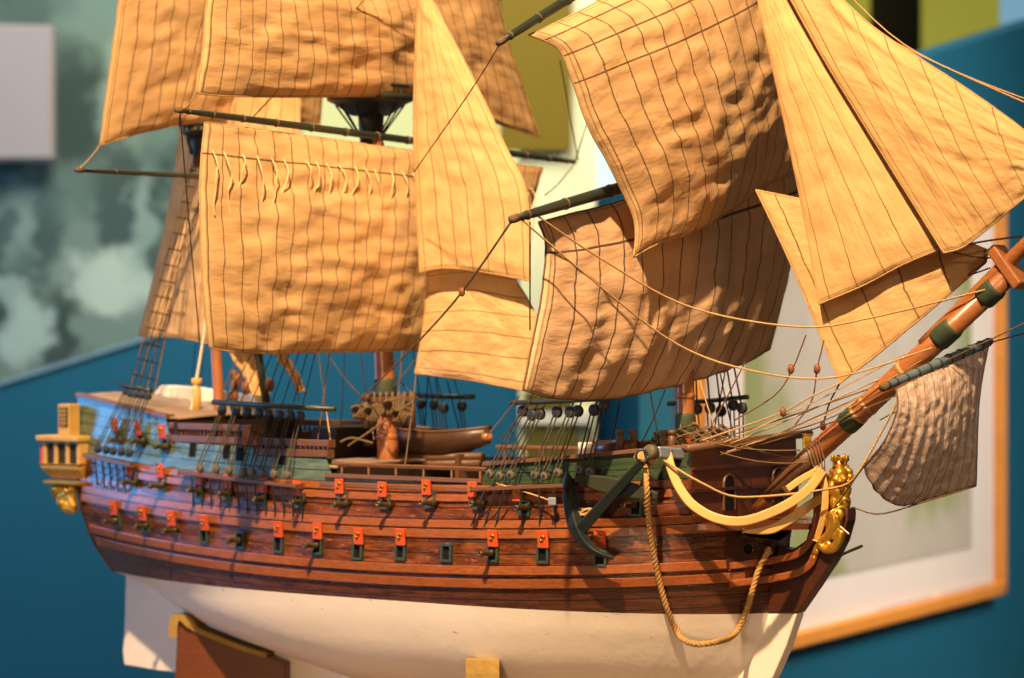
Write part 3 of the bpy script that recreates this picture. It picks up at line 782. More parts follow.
# mizzen topsail
sail(cx([(128, -75), (200, -80), (330, -40)], XZ), cx([(100, 145), (150, 131), (205, 121), (260, 119), (320, 124)], XZ), cx([(128, -75), (119, 0), (110, 70), (100, 145)], XZ), cx([(330, -40), (325, 40), (320, 124)], XZ), SM['miz'], billow=.02, bdir=(1, 0, 0), wr=.0034, seed=1)
# mizzen lateen behind
sail(cy([(184, 110), (300, 60)], .01), cy([(139, 336), (175, 337), (210, 343), (300, 352)], .01), cy([(184, 110), (170, 200), (152, 285), (139, 336)], .01), cy([(300, 60), (300, 352)], .01), SM['lat'], billow=.012, bdir=(0, -1, 0), wr=.0025, seed=2)
# main topsail
sail(cx([(218, -75), (350, -60), (488, -50)], XM), cx([(196, 93), (225, 96), (300, 97), (410, 98), (480, 118), (539, 137)], XM), cx([(218, -75), (207, 0), (203, 50), (196, 93)], XM), cx([(488, -50), (505, 30), (524, 90), (539, 137)], XM), SM['mtop'], billow=.022, bdir=(1, 0, 0), wr=.0034, seed=3)
# main course
mc, mrows = sail([yM0.lerp(yM1, t) + Vector((.004, 0, -.0025)) for t in (.07, .3, .5, .7, .93)], cx([(210, 348), (250, 353), (330, 352), (420, 350), (500, 345)], XM + .01),
     cx([(205, 122), (200, 180), (201, 250), (205, 310), (210, 348)], XM), cx([(543, 168), (533, 200), (520, 260), (500, 345)], XM), SM['main'], billow=.028, bdir=(1, 0, 0), wr=.0042, seed=4)
for i in range(27):           # reef points
    u = .04 + .92 * i / 26; r = mrows[int(.155 * 64)][int(u * 64)]; L = random.uniform(.035, .075); mb = MB(); p = r + Vector((.003, -.002, 0)); pts = [p]
    for k in range(1, 6): pts.append(p + Vector((.004 + .003 * math.sin(k), random.uniform(-.003, .003) + .002 * math.sin(i * 2.3) * k, -L * k / 5)))
    mb.tube(resample(pts, 9), .0008, 5); mb.build('reef_point', M['palecord'], mc)
# main topmast staysail and main staysail
sail(cy([(420, -30), (428, -8)], -.02), cy([(420, 272), (448, 268), (490, 273), (530, 281)], -.02), cy([(420, -30), (415, 60), (414, 140), (420, 272)], -.02), cy([(428, -8), (470, 72), (505, 145), (527, 195), (530, 281)], -.02), SM['stay'], billow=.010, bdir=(0, -1, 0), wr=.0022, seed=5)
sail(cy([(428, 271), (465, 266), (512, 274)], .005), cy([(415, 373), (470, 380), (523, 390)], .005), cy([(428, 271), (424, 320), (415, 373)], .005), cy([(512, 274), (536, 318), (530, 352), (523, 390)], .005), SM['low'], billow=.008, bdir=(0, -1, 0), wr=.0015, seed=6)
# fore course
sail([p + Vector((.007, 0, -.006)) for p in (yF0.lerp(yFm, .22), yFm, yFm.lerp(yF1, .5), yFm.lerp(yF1, .93))], cx([(523, 390), (555, 398), (615, 398), (680, 384), (740, 365), (770, 349)], .215),
     cx([(539, 222), (546, 246), (541, 300), (531, 350), (523, 390)], .228), cx([(815, 150), (800, 210), (787, 280), (770, 349)], .222), SM['fore'], billow=.028, bdir=(1, 0, 0), wr=.0026, ripple=.0016, rip_n=9, seed=7, rope='thin')
# fore topsail
ft, frows = sail([yT0.lerp(yT2, t) + Vector((.006, 0, -.003)) for t in (.12, .35, .6, .93)], cx([(634, 257), (660, 243), (692, 233), (735, 208), (765, 186), (800, 171)], XF + .035),
     [onX(529, 35, XF), onX(557, 48, XF + .01), onX(570, 75, XF + .015), onX(588, 126, XF + .02), onX(608, 163, XF + .025), onX(634, 220, XF + .03), onX(634, 257, XF + .035)], cx([(790, -90), (800, 20), (806, 110), (800, 171)], XF + .02), SM['ftop'], billow=.03, bdir=(1, 0, 0), wr=.003, seed=8)
# inner jib, outer jib, fore staysail
sail(cy([(752, -40), (775, -40)], -.012), cy([(819, 304), (860, 287), (900, 266), (943, 248)], -.012), cy([(752, -40), (759, 5), (778, 92), (803, 212), (819, 304)], -.012), cy([(775, -40), (800, 15), (862, 115), (943, 248)], -.012), SM['jib'], billow=.010, bdir=(0, -1, 0), wr=.0014, seed=9)
sail(cy([(770, -40), (815, -24), (876, 29), (960, 84), (1024, 130), (1060, 160)], -.026), cy([(944, 253), (965, 246), (1005, 214), (1052, 176)], -.026), cy([(770, -40), (820, 52), (880, 150), (944, 253)], -.026), cy([(1060, 160), (1052, 176)], -.026), SM['jib2'], billow=.010, bdir=(0, -1, 0), wr=.0018, seed=10)
sail(cy([(756, 190), (830, 205), (920, 225), (988, 250)], .006), cy([(840, 383), (880, 352), (940, 302), (986, 262)], .006), cy([(756, 190), (790, 262), (820, 335), (840, 383)], .006), cy([(988, 250), (986, 262)], .006), SM['jib'], billow=.006, bdir=(0, -1, 0), wr=.0012, seed=11)
# spritsail
sail([sy0.lerp(sy1, t) + Vector((0, 0, -.004)) for t in (.10, .5, .97)], [onY(864, 466, -.085), onY(876, 490, -.07), onY(900, 505, -.045), onY(935, 497, 0), onY(976, 485, .06)],
     [onY(896, 388, -.075), onY(897, 410, -.085), onY(885, 440, -.09), onY(864, 466, -.085)], [onY(988, 346, .072), onY(979, 400, .065), onY(976, 485, .06)], SM['sprit'], 72, 56, billow=.012, bdir=(1, -.2, 0), wr=.0014, ripple=.0011, rip_n=11, seed=12, rope='thin', wscale=3.2)
# ragged furled cloth behind the main course
for pts, w in (([(243, 352), (250, 365), (256, 380), (262, 396)], .016), ([(280, 352), (288, 366), (296, 378), (302, 392)], .007)):
    P = resample(cy(pts, .03), 20); rows = []
    for i, p in enumerate(P):
        ww = w * (1.1 - .5 * i / 19); rows.append([p + R_ * (ww * t) + Vector((0, 0, 0)) - F_ * (.006 * math.sin(t * 7 + i * .5) + .004 * nz((t, i * .2, w), 3)) for t in [k / 6 - 1 for k in range(13)]])
    mb = MB(); mb.grid(rows); mb.uv = [(i / 12, j / 19) for j in range(20) for i in range(13)]; mb.build('furled_sail', SM['lat'], ship, True, solid=-.001)

# ------------------------------------------------------------------ running rigging
def line(name, pts, r=.0009, mat='thin', n=18):
    mb = MB(); mb.tube(resample(pts, n) if len(pts) > 2 else pts, r, 5); return mb.build(name, M[mat], ship)
def blk(p, ax=Vector((0, 0, 1)), r=.0042):
    mb = MB(); mb.ball(p, r * .8, r * .7, r * 1.15, 10, 8); mb.tube([p + Vector((0, -r * .8, -r * .9)), p + Vector((0, -r * .82, r * .9))], r * .22, 5); mb.build('rigging_block', M['block'], ship, True)
line('brace', [yF0, onY(462, 292, -.20), onY(415, 345, -.12), onY(358, 402, -.04)], .0011, 'thin'); blk(onY(462, 292, -.205))
line('brace', [onX(500, 44, XF), onY(470, 92, -.2), onY(414, 172, -.08)], .0007)
line('bowline', [onX(532, 212, XF), onX(600, 258, XF + .02), onY(690, 307, -.1), onY(800, 327, -.06), onY(870, 318, -.03), onY(985, 290, -.012)], .0010, 'rope', 30)
line('bowline', [onX(520, 218, XF), onX(590, 278, XF + .03), onY(670, 340, -.13), onY(740, 368, -.09), onY(830, 378, -.05), onY(932, 348, -.012)], .0010, 'rope', 30)
line('jib_stay', [onY(780, -60, 0), onY(870, 28, 0), onY(1060, 118, 0)], .0009, 'rope'); line('jib_stay', [onY(800, -60, 0), onY(905, 45, 0), onY(1060, 112, 0)], .0008, 'rope')
line('fore_topmast_stay', [onY(945, 252, -.02), onY(975, 243, -.01), onY(1022, 236, 0)], .0010, 'thin'); line('jib_sheet', [onY(943, 250, -.012), onY(985, 258, 0), onY(1008, 252, 0)], .0008)
line('halyard', [onY(986, 262, 0), onY(968, 275, 0), onY(990, 268, 0)], .0008)
line('sheet', [onY(840, 383, 0), onY(830, 402, 0), onY(823, 425, 0)], .0009, 'tar'); blk(onY(823, 426, 0), r=.004)
line('sheet', [onY(806, 335, -.01), onY(792, 370, -.01), onY(775, 395, -.01), onY(735, 420, -.02)], .0008); blk(onY(791, 369, -.014), r=.0045)
line('sheet', [onY(824, 340, -.01), onY(817, 370, -.01), onY(812, 400, -.01), onY(795, 425, -.01)], .0008); blk(onY(817, 369, -.014), r=.0045)
line('sheet', [onY(842, 382, -.01), onY(812, 396, -.03), onY(783, 412, -.03), onY(700, 441, -.04)], .0009, 'rope'); blk(onY(783, 412, -.034), r=.0042)
for k, (y1, y2) in enumerate(((362, 446), (352, 452), (372, 455), (330, 448))):
    line('fore_stay', [onY(lerp(930, 905, k / 3), y1 + k * 8, -.008), onY(830 - k * 6, (y1 + y2) / 2 + 14, -.02), onY(735 - k * 8, y2, -.05)], .0007, 'rope' if k % 2 else 'thin')
line('bobstay', [onY(905, 388, -.01), onY(860, 470, -.02), onY(838, 487, -.02), onY(740, 497, -.09), onY(700, 482, -.115), onY(660, 458, -.125)], .0012, 'rope', 40)
line('spritsail_brace', [onY(978, 346, .06), onY(1080, 318, .02)], .0007); line('spritsail_brace', [onY(935, 366, 0), onY(1000, 335, 0), onY(1080, 295, 0)], .0007)
line('spritsail_lift', [onY(880, 420, 0), onY(915, 400, -.03), onY(935, 378, -.01)], .0007); line('spritsail_sheet', [onY(864, 466, -.085), onY(840, 500, -.04), onY(835, 506, -.02)], .0007)
line('spritsail_sheet', [onY(976, 486, .06), onY(930, 500, -.03), onY(880, 514, -.02), onY(853, 507, -.01)], .0008)
for i in range(5):
    line('gammoning', [onY(806 + i * 3, 447 - i * 2, -.013), onY(812 + i * 3, 462 - i, -.014), onY(817 + i * 2, 474, -.012)], .0007, 'thin')
for (a, b, s, Y) in (((700, 440), (800, 450), .004, -.07), ((690, 445), (770, 438), .004, -.06), ((720, 452), (808, 462), .005, -.08), ((740, 444), (800, 458), .003, -.05), ((650, 450), (730, 438), .004, -.05), ((660, 440), (740, 425), .003, -.03)):
    line('coiled_line', sag(onY(*a, Y), onY(*b, Y * .3), s), .0008, 'oldrope')
for (x0, y0, x1, y1, Y0, Y1, m) in ((416, 374, 405, 465, -.01, -.1, 'oldrope'), (330, 350, 317, 444, -.1, -.1, 'thin'), (318, 350, 331, 444, -.05, -.1, 'rope'), (360, 350, 374, 440, .02, -.05, 'thin'), (402, 350, 395, 440, 0, 0, 'thin'), (345, 352, 340, 440, 0, 0, 'thin'),
                                    (325, 350, 370, 405, 0, 0, 'rope'), (370, 350, 420, 400, 0, .05, 'thin'), (415, 360, 380, 400, 0, 0, 'thin'), (436, 378, 442, 440, .1, .1, 'tar'), (428, 376, 424, 440, .1, .1, 'tar'), (447, 380, 462, 440, .1, .1, 'tar'), (262, 352, 268, 410, .1, .1, 'thin'), (282, 352, 300, 400, .05, .05, 'thin'),
                                    (240, 350, 215, 405, 0, 0, 'thin'), (620, 398, 612, 440, -.05, -.05, 'tar'), (650, 392, 660, 445, 0, 0, 'thin'), (665, 390, 640, 445, 0, 0, 'thin'), (700, 380, 720, 440, 0, 0, 'rope'), (720, 372, 735, 440, .1, .1, 'tar'), (725, 372, 712, 440, .1, .1, 'tar'), (745, 362, 700, 445, 0, 0, 'thin'),
                                    (575, 162, 612, 40, .33, .2, 'thin'), (578, 160, 560, 60, .33, .2, 'thin'), (575, 162, 545, 195, .33, .1, 'thin'), (603, 0, 593, 128, .3, .3, 'thin'), (180, 112, 215, -40, -.33, -.1, 'thin'), (195, 94, 183, 108, -.33, -.33, 'rope'), (100, 145, 80, 168, -.22, -.23, 'rope'), (180, 112, 200, 345, -.33, -.15, 'thin'),
                                    (205, 340, 330, 330, .1, .1, 'thin'), (180, 115, 178, 160, -.33, -.33, 'thin'), (535, 395, 500, 440, -.2, -.13, 'thin'), (486, 437, 520, 395, -.03, -.2, 'rope'), (250, 120, 420, -60, -.15, -.05, 'thin'), (530, 222, 530, 330, -.28, -.2, 'thin'), (700, 445, 880, 385, -.05, 0, 'thin'), (720, 448, 910, 365, -.04, 0, 'rope'), (760, 442, 900, 378, -.03, 0, 'thin')):
    a, b = onY(x0, y0, Y0), onY(x1, y1, Y1); line('running_line', sag(a, b, .004 * random.random(), 8), .00075, m)

# twisted anchor cable hanging in a bight from the cathead to the hawse hole
def cable(name, pts, r, mat, n=150, pitch=.014):
    P = resample(pts, n); mb = MB(); L = 0; T3 = [[], [], []]; a = Vector((1, 0, 0))
    for i, p in enumerate(P):
        t = (P[min(i + 1, n - 1)] - P[max(i - 1, 0)]).normalized(); a = (a - t * a.dot(t)).normalized(); b = t.cross(a)
        if i: L += (p - P[i - 1]).length
        for k in range(3):
            w = L / pitch * 6.283 + k * 2.094; T3[k].append(p + (a * math.cos(w) + b * math.sin(w)) * r * .5)
    for k in range(3): mb.tube(T3[k], r * .58, 6)
    return mb.build(name, mat, ship, True)
def off(px, py, o=.006):
    h = hit(px, py); return h[0] + h[1] * o if h else onY(px, py, -.10)
def offv(px, py, o): h = hit(px, py); return h[0] + (CAMP - h[0]).normalized() * o
cable('anchor_cable', [offv(646, 464, .030), offv(647, 490, .040), offv(650, 530, .026), offv(657, 570, .010), off(667, 604, .007), off(680, 632, .008), onY(697, 644, -.115), onY(716, 642, -.105), off(734, 628, .010), off(746, 600, .008), off(754, 570, .008), HAWSE[1] + Vector((.004, -.006, -.002)), HAWSE[1]], .0032, M['cable'])
mb = MB(); mb.tube([onY(640 + 2 * a / 6.283 + 6 * math.cos(a), 457 + 6 * math.sin(a) + .6 * a / 6.283, -.130 - .004 * math.cos(a * 2)) for a in [6.283 * k / 14 for k in range(72)]], .0013, 5)
mb.build('cable_lashing', M['rope'], ship)
# cathead
ca, cb = onY(692, 455, -.075), onY(652, 452, -.135)
mb = MB(); d = (cb - ca); mb.box((ca + cb) / 2, d * .5, Vector((.0075, .004, 0)), Vector((0, 0, .0055))); cat = mb.build('cathead', M['greyblue'], ship, bevel=.0015)
mb = MB(); mb.lathe(cb - d.normalized() * .002, d, [(0, .0075), (.006, .0075), (.008, .006)], 14); mb.build('cathead_end', M['paledead'], cat, True)

# ------------------------------------------------------------------ deck furniture
def post(px, y0, y1, Y, r, mat, name='bitt_post'):
    mb = MB(); a, b = onY(px, y0, Y), onY(px, y1, Y); L = (b - a).length
    mb.lathe(a, (b - a), [(0, r), (L * .7, r), (L * .74, r * .7), (L * .8, r * .7), (L * .84, r * 1.15), (L, r * 1.1)], 10); return mb.build(name, M[mat], ship, True)
for px, Y in ((366, -.03), (412, .01), (404, .03), (372, .03)): post(px, 428, 394, Y, .0042, 'brownspar')
mb = MB(); mb.box((onY(365, 400, -.02) + onY(413, 399, -.02)) / 2, (onY(413, 399, -.02) - onY(365, 400, -.02)) / 2, Vector((0, .004, 0)), Vector((0, 0, .003))); fr_ = mb.build('fife_rail', M['brownspar'], ship, bevel=.001)
for i in range(8):
    p = onY(lerp(368, 411, i / 7), 400, -.024); mb = MB(); mb.lathe(p - Vector((0, 0, .008)), (0, 0, 1), [(0, .0008), (.006, .0014), (.008, .0022), (.011, .0012), (.017, .002)], 8); mb.build('belaying_pin', M['oldrope'], fr_, True)
for (px, py, r) in ((398, 408, .013), (378, 414, .012), (405, 416, .010), (365, 412, .010)):
    mb = MB(); c = onY(px, py, -.03)
    mb.tube([c + Vector((r * .55 * (1 - .08 * a / 6.283) * math.cos(a), .004 * math.sin(a * 2) - .0006 * a, r * .9 * (1 - .06 * a / 6.283) * math.sin(a))) for a in [6.283 * q / 16 for q in range(80)]], .0012, 5)
    mb.build('rope_coil', M['oldrope'], ship)
line('main_tack', [onY(348, 446, -.06), onY(375, 428, -.05), onY(415, 400, -.03)], .0013, 'oldrope'); line('main_tack', [onY(340, 442, -.07), onY(352, 438, -.06), onY(373, 443, -.05)], .0013, 'oldrope')
# spare spars along the waist
for (x0, y0, x1, y1, Y, r) in ((345, 459, 482, 456, .035, .0052), (345, 451, 470, 447, .06, .005), (330, 445, 372, 444, .02, .004), (346, 466, 480, 463, .03, .005)):
    mb = MB(); mb.tube([onY(x0, y0, Y), onY(x1, y1, Y)], [r, r * .8], 12); mb.build('spare_spar', M['brownspar'], ship, True)
# dark cabin block abaft the main mast, gratings, stairs
mb = MB(); mb.abox(-.262, -.225, -.03, .09, -.139, -.098); mb.build('deck_house', M['shadowwood'], ship, bevel=.002)
mb = MB(); mb.abox(-.40, -.24, -.045, .045, -.139, -.118); mb.build('hatch_coaming', M['shadowwood'], ship, bevel=.002)
mb = MB(); c = onY(190, 394, .055); mb.prism([onY(160, 392, .06), onY(166, 385, .06), (onY(200, 387, .06)), onY(222, 391, .06), onY(223, 403, .06), onY(200, 402, .06), onY(160, 397, .06)], (0, .02, 0)); mb.build('white_bulwark', M['cream'], ship, bevel=.002)
mb = MB(); mb.prism([onY(236, 393, .06), onY(260, 394, .06), onY(260, 405, .06), onY(236, 404, .06)], (0, .012, 0)); mb.build('white_bulwark', M['cream'], ship, bevel=.002)
post(196.5, 414, 378, -.02, .0055, 'ochre', 'flag_post'); line('ensign_staff', [onY(191, 412, -.025), onY(203, 340, -.02), onY(206, 318, -.02)], .0018, 'cream')
mb = MB(); mb.tube([onY(268, 412, .03), onY(248, 300, .02)], .0048, 10); mb.build('lateen_yard', M['yard'], ship, True)
for px, py in ((238, 380), (246, 388), (234, 395), (270, 385)): blk(onY(px, py, .02), r=.007)
post(234, 410, 370, .02, .005, 'brownspar')
# forecastle clutter
for px, Y in ((664, -.02), (668, .0), (672, -.04), (620, -.06), (633, -.05), (700, .03)): post(px, 452, 430, Y, .0042, 'brownspar')
for (px, py, r) in ((690, 438, .018), (705, 442, .015), (676, 446, .014), (720, 440, .012), (660, 446, .011)):
    mb = MB(); c = onY(px, py, -.01)
    mb.tube([c + Vector((r * (1 - .016 * a) * math.cos(a), r * (1 - .016 * a) * math.sin(a), .0004 * a + .0025 * math.sin(a * 2.7))) for a in [6.283 * q / 18 for q in range(100)]], .0010, 5)
    mb.build('rope_coil', M['oldrope'], ship)
mb = MB(); mb.tube([onY(590, 449, -.05), onY(636, 446, -.05)], .0078, 12); mb.build('forecastle_bollard', M['darkwood'], ship, True)
mb = MB(); c = onY(586, 456, -.07); mb.abox(c.x - .006, c.x + .006, c.y - .006, c.y + .006, c.z - .004, c.z + .014); mb.build('white_post', M['cream'], ship, bevel=.001)
mb = MB(); a, b = onY(497, 447, .02), onY(594, 449, .02); mb.tube([a, b], .0026, 8)
for i in range(5): p = a.lerp(b, (i + .4) / 5); mb.tube([p, p - Vector((0, 0, .03))], .0016, 6)
mb.build('breast_rail', M['rail'], ship)
mb = MB(); c = onY(628, 448, 0.); mb.abox(c.x - .02, c.x + .02, -.03, .03, c.z - .02, c.z + .008); mb.build('belfry_block', M['bulk'], ship, bevel=.003)

# ------------------------------------------------------------------ quarter gallery (starboard quarter)
def Q(px, py, Y=-.089): return onY(px, py, Y)
def gbox(x0, y0, x1, y1, dy0, dy1, mb=None):
    mb = mb or MB(); a = Q(x0, y0); b = Q(x1, y1); mb.abox(a.x, b.x, dy0, dy1, b.z, a.z); return mb
gal = gbox(44, 443, 79, 464, -.0865, -.066).build('quarter_gallery', M['pane'], ship)
tag(gal, 'gilded quarter gallery with three dark windows')
mb = MB(); rows = []
for py, dx, dy in ((463, 0, 0), (468, .001, .001), (473, .004, .006), (478, .008, .014)):
    a, b = Q(41, py), Q(81, py); rows.append([Vector((a.x + dx, -.060, a.z)), Vector((a.x + dx, -.092 + dy, a.z)), Vector((b.x - dx * .6, -.094 + dy, a.z)), Vector((b.x - dx * .6, -.060, a.z))])
mb.grid(rows); mb.f += [[0, 1, 2, 3], [12, 15, 14, 13]]; mb.build('gallery_base', M['ochre'], gal, bevel=.0015)
gbox(39, 435, 81, 442, -.095, -.060).build('cornice', M['ochre'], gal, bevel=.0015)
for x in (43, 54, 65.5, 76.5): gbox(x, 441, x + 3.3, 464, -.0895, -.0865 if x < 70 else -.066).build('gallery_pillar', M['ochre'], gal, bevel=.0008)
gbox(39.5, 443, 43, 463, -.088, -.066).build('red_end_panel', M['red'], gal)
gbox(43, 480, 80, 486, -.090, -.060).build('ledge', M['gold'], gal, bevel=.0018)
mb = MB(); random.seed(3)
for i in range(90):
    t = random.random() ** .8; y = lerp(487, 511, t); hw = lerp(14, 4, t); x = lerp(63, 70, t) + random.uniform(-hw, hw); p = Q(x, y, -.080 + random.uniform(-.006, .004)); mb.ball(p, random.uniform(.003, .0055), seg=8, ring=6)
mb.ball(Q(64, 491, -.074), .020, .013, .012); mb.ball(Q(68, 501, -.074), .013, .010, .013)
mb.build('carved_bracket', M['gold'], gal, True, remesh=.0012)
gbox(56, 404, 67, 436, -.086, -.068).build('upper_window_frame', M['ochre'], gal, bevel=.001)
mb = gbox(58, 407, 66, 427, -.0870, -.086); o = mb.build('upper_window_pane', M['pane'], gal)
mb = MB()
for i in range(1, 3):
    a, b = Q(58, 407), Q(66, 427); X = lerp(a.x, b.x, i / 3); mb.abox(X - .0005, X + .0005, -.0878, -.087, b.z, a.z)
for i in range(1, 5):
    z = lerp(b.z, a.z, i / 5); mb.abox(a.x, b.x, -.0878, -.087, z - .0005, z + .0005)
mb.build('lattice', M['ochre'], gal)
# stern lattice window tint strip beside
# ------------------------------------------------------------------ gilded lion figurehead
mb = MB()
def fb(px, py, rx, rz, Y=0., ry=None): mb.ball(onY(px, py, Y), rx, ry or rx, rz, 14, 10)
fb(840, 476, .0090, .0098, 0); fb(840, 474, .0075, .0075, -.006); fb(836, 479, .0040, .0035, -.012); fb(844, 479, .0040, .0035, -.012); fb(840, 481, .0032, .0025, -.014)   # head, cheeks, muzzle
for i in range(12):
    t = 6.283 * i / 12; mb.ball(onY(840, 477, 0) + Vector((.0105 * math.cos(t), .002, .0105 * math.sin(t))), .0042, seg=8, ring=6)      # mane
fb(839, 490, .0105, .012, 0); fb(832, 489, .0045, .0085, -.006); fb(847, 489, .0045, .0085, -.004); fb(835, 502, .0060, .0085, -.004); fb(845, 502, .0060, .0085, -.002); fb(840, 507, .010, .004, 0)
fig = mb.build('figurehead', M['gold'], ship, True, remesh=.0011); tag(fig, 'gilded crowned lion figurehead')
mb = MB(); c = onY(840, 464, 0); mb.lathe(c - Vector((0, 0, .003)), (0, 0, 1), [(0, .0068), (.002, .0078), (.003, .0066), (.006, .0082)], 16)
for i in range(8):
    t = 6.283 * i / 8; p = c + Vector((.0076 * math.cos(t), .0076 * math.sin(t), .003)); mb.lathe(p, (0, 0, 1), [(0, .0022), (.003, .0014), (.0045, .0019), (.006, .0008)], 8)
mb.build('crown', M['gold'], fig, True)
mb = MB()
sc_ = [(832, 512), (836, 520), (834, 530), (826, 538), (818, 546), (813, 556)]
P = resample([onY(x, y, -.011) for x, y in sc_], 16)
mb.tube(P, [lerp(.0085, .0022, i / 15) for i in range(16)], 10)
mb.tube(resample([onY(x, y, -.014) for x, y in ((842, 530), (838, 543), (828, 550), (820, 544), (826, 536))], 14), [.0045, .005, .005, .005, .005, .005, .005, .0045, .0045, .004, .004, .0035, .003, .0025], 8)
for x, y, r in ((838, 515, .007), (829, 522, .006), (827, 545, .0055), (836, 535, .006), (816, 551, .004), (813, 558, .0035), (821, 541, .0045), (831, 530, .006)): mb.ball(onY(x, y, -.012), r, r * .6, r)
mb.build('gilt_scroll', M['gold'], ship, True, remesh=.0011)
line('bolt_pin', [onY(838, 556, -.005), onY(862, 546, -.02)], .0016, 'iron'); line('bolt_pin', [onY(838, 524, -.01), onY(849, 534, -.02)], .0008, 'cream')

# ------------------------------------------------------------------ anchor (own thing, lashed outside the fore channel)
anc = empty('anchor', (hit(600, 520)[0] + Vector((0, -.02, -.04))))
tag(anc, 'dark green anchor with black stock hung under the cathead against the bow planking', 'anchor')
def aoff(px, py, o): h = hit(px, py); return h[0] + (CAMP - h[0]).normalized() * (o * 1.15 + .006)
s0, s1 = aoff(642, 462, .034), aoff(579, 531, .022)
mb = MB(); d = (s1 - s0).normalized(); side = d.cross(F_).normalized()
rows = []
for i in range(9):
    p = s0.lerp(s1, i / 8); w = lerp(.0038, .0062, i / 8); rows.append([p + side * w - F_ * w, p + side * w + F_ * w, p - side * w + F_ * w, p - side * w - F_ * w])
mb.grid(rows, True); mb.f += [[0, 1, 2, 3], [35, 34, 33, 32]]; mb.build('shank', M['anchor'], anc, bevel=.0012)
AP = [(571, 478, .016), (570, 495, .018), (573, 515, .020), (579, 532, .022), (588, 545, .022), (600, 553, .021), (614, 558, .018)]
P = resample([aoff(x, y, o) for x, y, o in AP], 31); mb = MB(); rows = []
for i, p in enumerate(P):
    t = (P[min(i + 1, 30)] - P[max(i - 1, 0)]).normalized(); sd = t.cross(F_).normalized(); k = 1 - abs(i - 14) / 16
    w = lerp(.0062, .0085, i / 14) if i <= 14 else lerp(.0085, .0020, ((i - 14) / 16) ** .9); h = lerp(.0034, .0062, max(0, k)); rows.append([p + sd * w - F_ * h * .6, p + sd * w + F_ * h, p - sd * w + F_ * h, p - sd * w - F_ * h * .6, p - F_ * h * 1.5])
mb.grid(rows, True); mb.f += [[0, 1, 2, 3, 4], [154, 153, 152, 151, 150]]; mb.build('arms', M['anchor'], anc, bevel=.0008)
def fluke(px, py, o, ang, L, W):
    c = aoff(px, py, o); dr = R_ * math.cos(ang) + Vector((0, 0, 1)) * math.sin(ang); pr = R_ * -math.sin(ang) + Vector((0, 0, 1)) * math.cos(ang); mb = MB()
    pr = (pr * .75 - F_ * .65).normalized()
    pl = [c - dr * L, c - dr * L * .6 + pr * W * .7, c + dr * L * .2 + pr * W, c + dr * L, c + dr * L * .2 - pr * W, c - dr * L * .6 - pr * W * .7]
    mb.prism(pl, dr.cross(pr) * .004); mb.build('fluke', M['anchor'], anc, bevel=.001)
fluke(570, 490, .021, math.radians(100), .020, .0085); fluke(603, 553, .020, math.radians(-25), .013, .0042)
k0, k1 = aoff(575, 478, .014), aoff(657, 496, .018); P = [k0.lerp(k1, i / 12) for i in range(13)]; mb = MB(); rows = []
d = (k1 - k0).normalized(); sd = d.cross(F_).normalized()
for i, p in enumerate(P):
    w = lerp(.0036, .0088, math.sin(math.pi * i / 12) ** .9); rows.append([p + sd * w - F_ * .0062, p + sd * w + F_ * .005, p - sd * w + F_ * .005, p - sd * w - F_ * .0062])
mb.grid(rows, True); mb.f += [[0, 1, 2, 3], [51, 50, 49, 48]]; stk = mb.build('stock', M['stock'], anc, bevel=.0016)
mb = MB(); mb.tube([s0 + side * 0 + Vector((0, 0, .006)) + (R_ * math.cos(a) + Vector((0, 0, 1)) * math.sin(a)) * .006 for a in [6.283 * i / 18 for i in range(19)]], .0014, 6); mb.build('anchor_ring', M['iron'], anc, True)
mb = MB(); mb.tube(resample([aoff(577 + 10.5 * (1 + math.sin(k * 1.57)), 512 + 4 * math.sin(k * 1.9), .018 + .004 * math.cos(k * 1.57)) for k in range(14)], 60), .0009, 5)
mb.build('lashing', M['rope'], anc)
line('anchor_tie', [off(505, 485, .014), off(540, 496, .012), off(561, 503, .016)], .0010, 'rope')
mb = MB(); c = off(561, 503, .017); mb.box(c, R_ * .004, F_ * .003, Vector((0, 0, .004))); mb.build('rigging_block', M['greyblue'], ship, bevel=.001)

# ------------------------------------------------------------------ ship's boat resting on the spare spars
bc = onY(442, 448, .045)
boat = empty('rowing_boat', bc - Vector((0, 0, .010))); tag(boat, 'small dark wooden rowing boat lying in the waist beside the main mast', 'boat')
x0b, x1b = onY(393, 440, .045).x, onY(490, 440, .045).x
def brow(t, inn=0.):
    X = lerp(x0b, x1b, t); hw = .024 * (1 - abs(2 * t - .95) ** 3.2) ** .6 if abs(2 * t - .95) < 1 else .0; hw = max(.0012, hw) - inn; zt = onY(442, 432, .045).z + .006 * (2 * t - 1) ** 2; zb = zt - .026 + .012 * max(0, 2 * t - 1.2) ** 1.0
    return [Vector((X, .045 + hw * math.sin(a) , lerp(zb + inn, zt, 1 - math.cos(a) ** .7 if math.cos(a) > 0 else 1))) for a in [math.pi * (k / 10 - .5) for k in range(11)]]
mb = MB(); mb.grid([brow(i / 24) for i in range(25)]); mb.build('boat_hull', M['boat'], boat, True, solid=-.002)
for e in (0, -1): mb = MB(); mb.tube([brow(i / 24)[e] + Vector((0, 0, .001)) for i in range(25)], .0018, 6); mb.build('gunwale', M['brownspar'], boat, True)
for t in (.25, .45, .65):
    r = brow(t); mb = MB(); mb.abox(r[0].x - .003, r[0].x + .003, r[0].y + .001, r[-1].y - .001, r[0].z - .005, r[0].z - .003); mb.build('thwart', M['brownspar'], boat)
p = onY(487, 437, .04); mb = MB(); mb.lathe(p - R_ * .006, R_, [(0, .0035), (.004, .0046), (.010, .0042), (.012, .003)], 12); mb.build('boat_prow', M['bspar'], boat, True)
for px in (405, 470): q = onY(px, 452, .045); mb = MB(); mb.abox(q.x - .003, q.x + .003, .022, .068, -.172, q.z - .002); mb.build('boat_chock', M['brownspar'], ship)

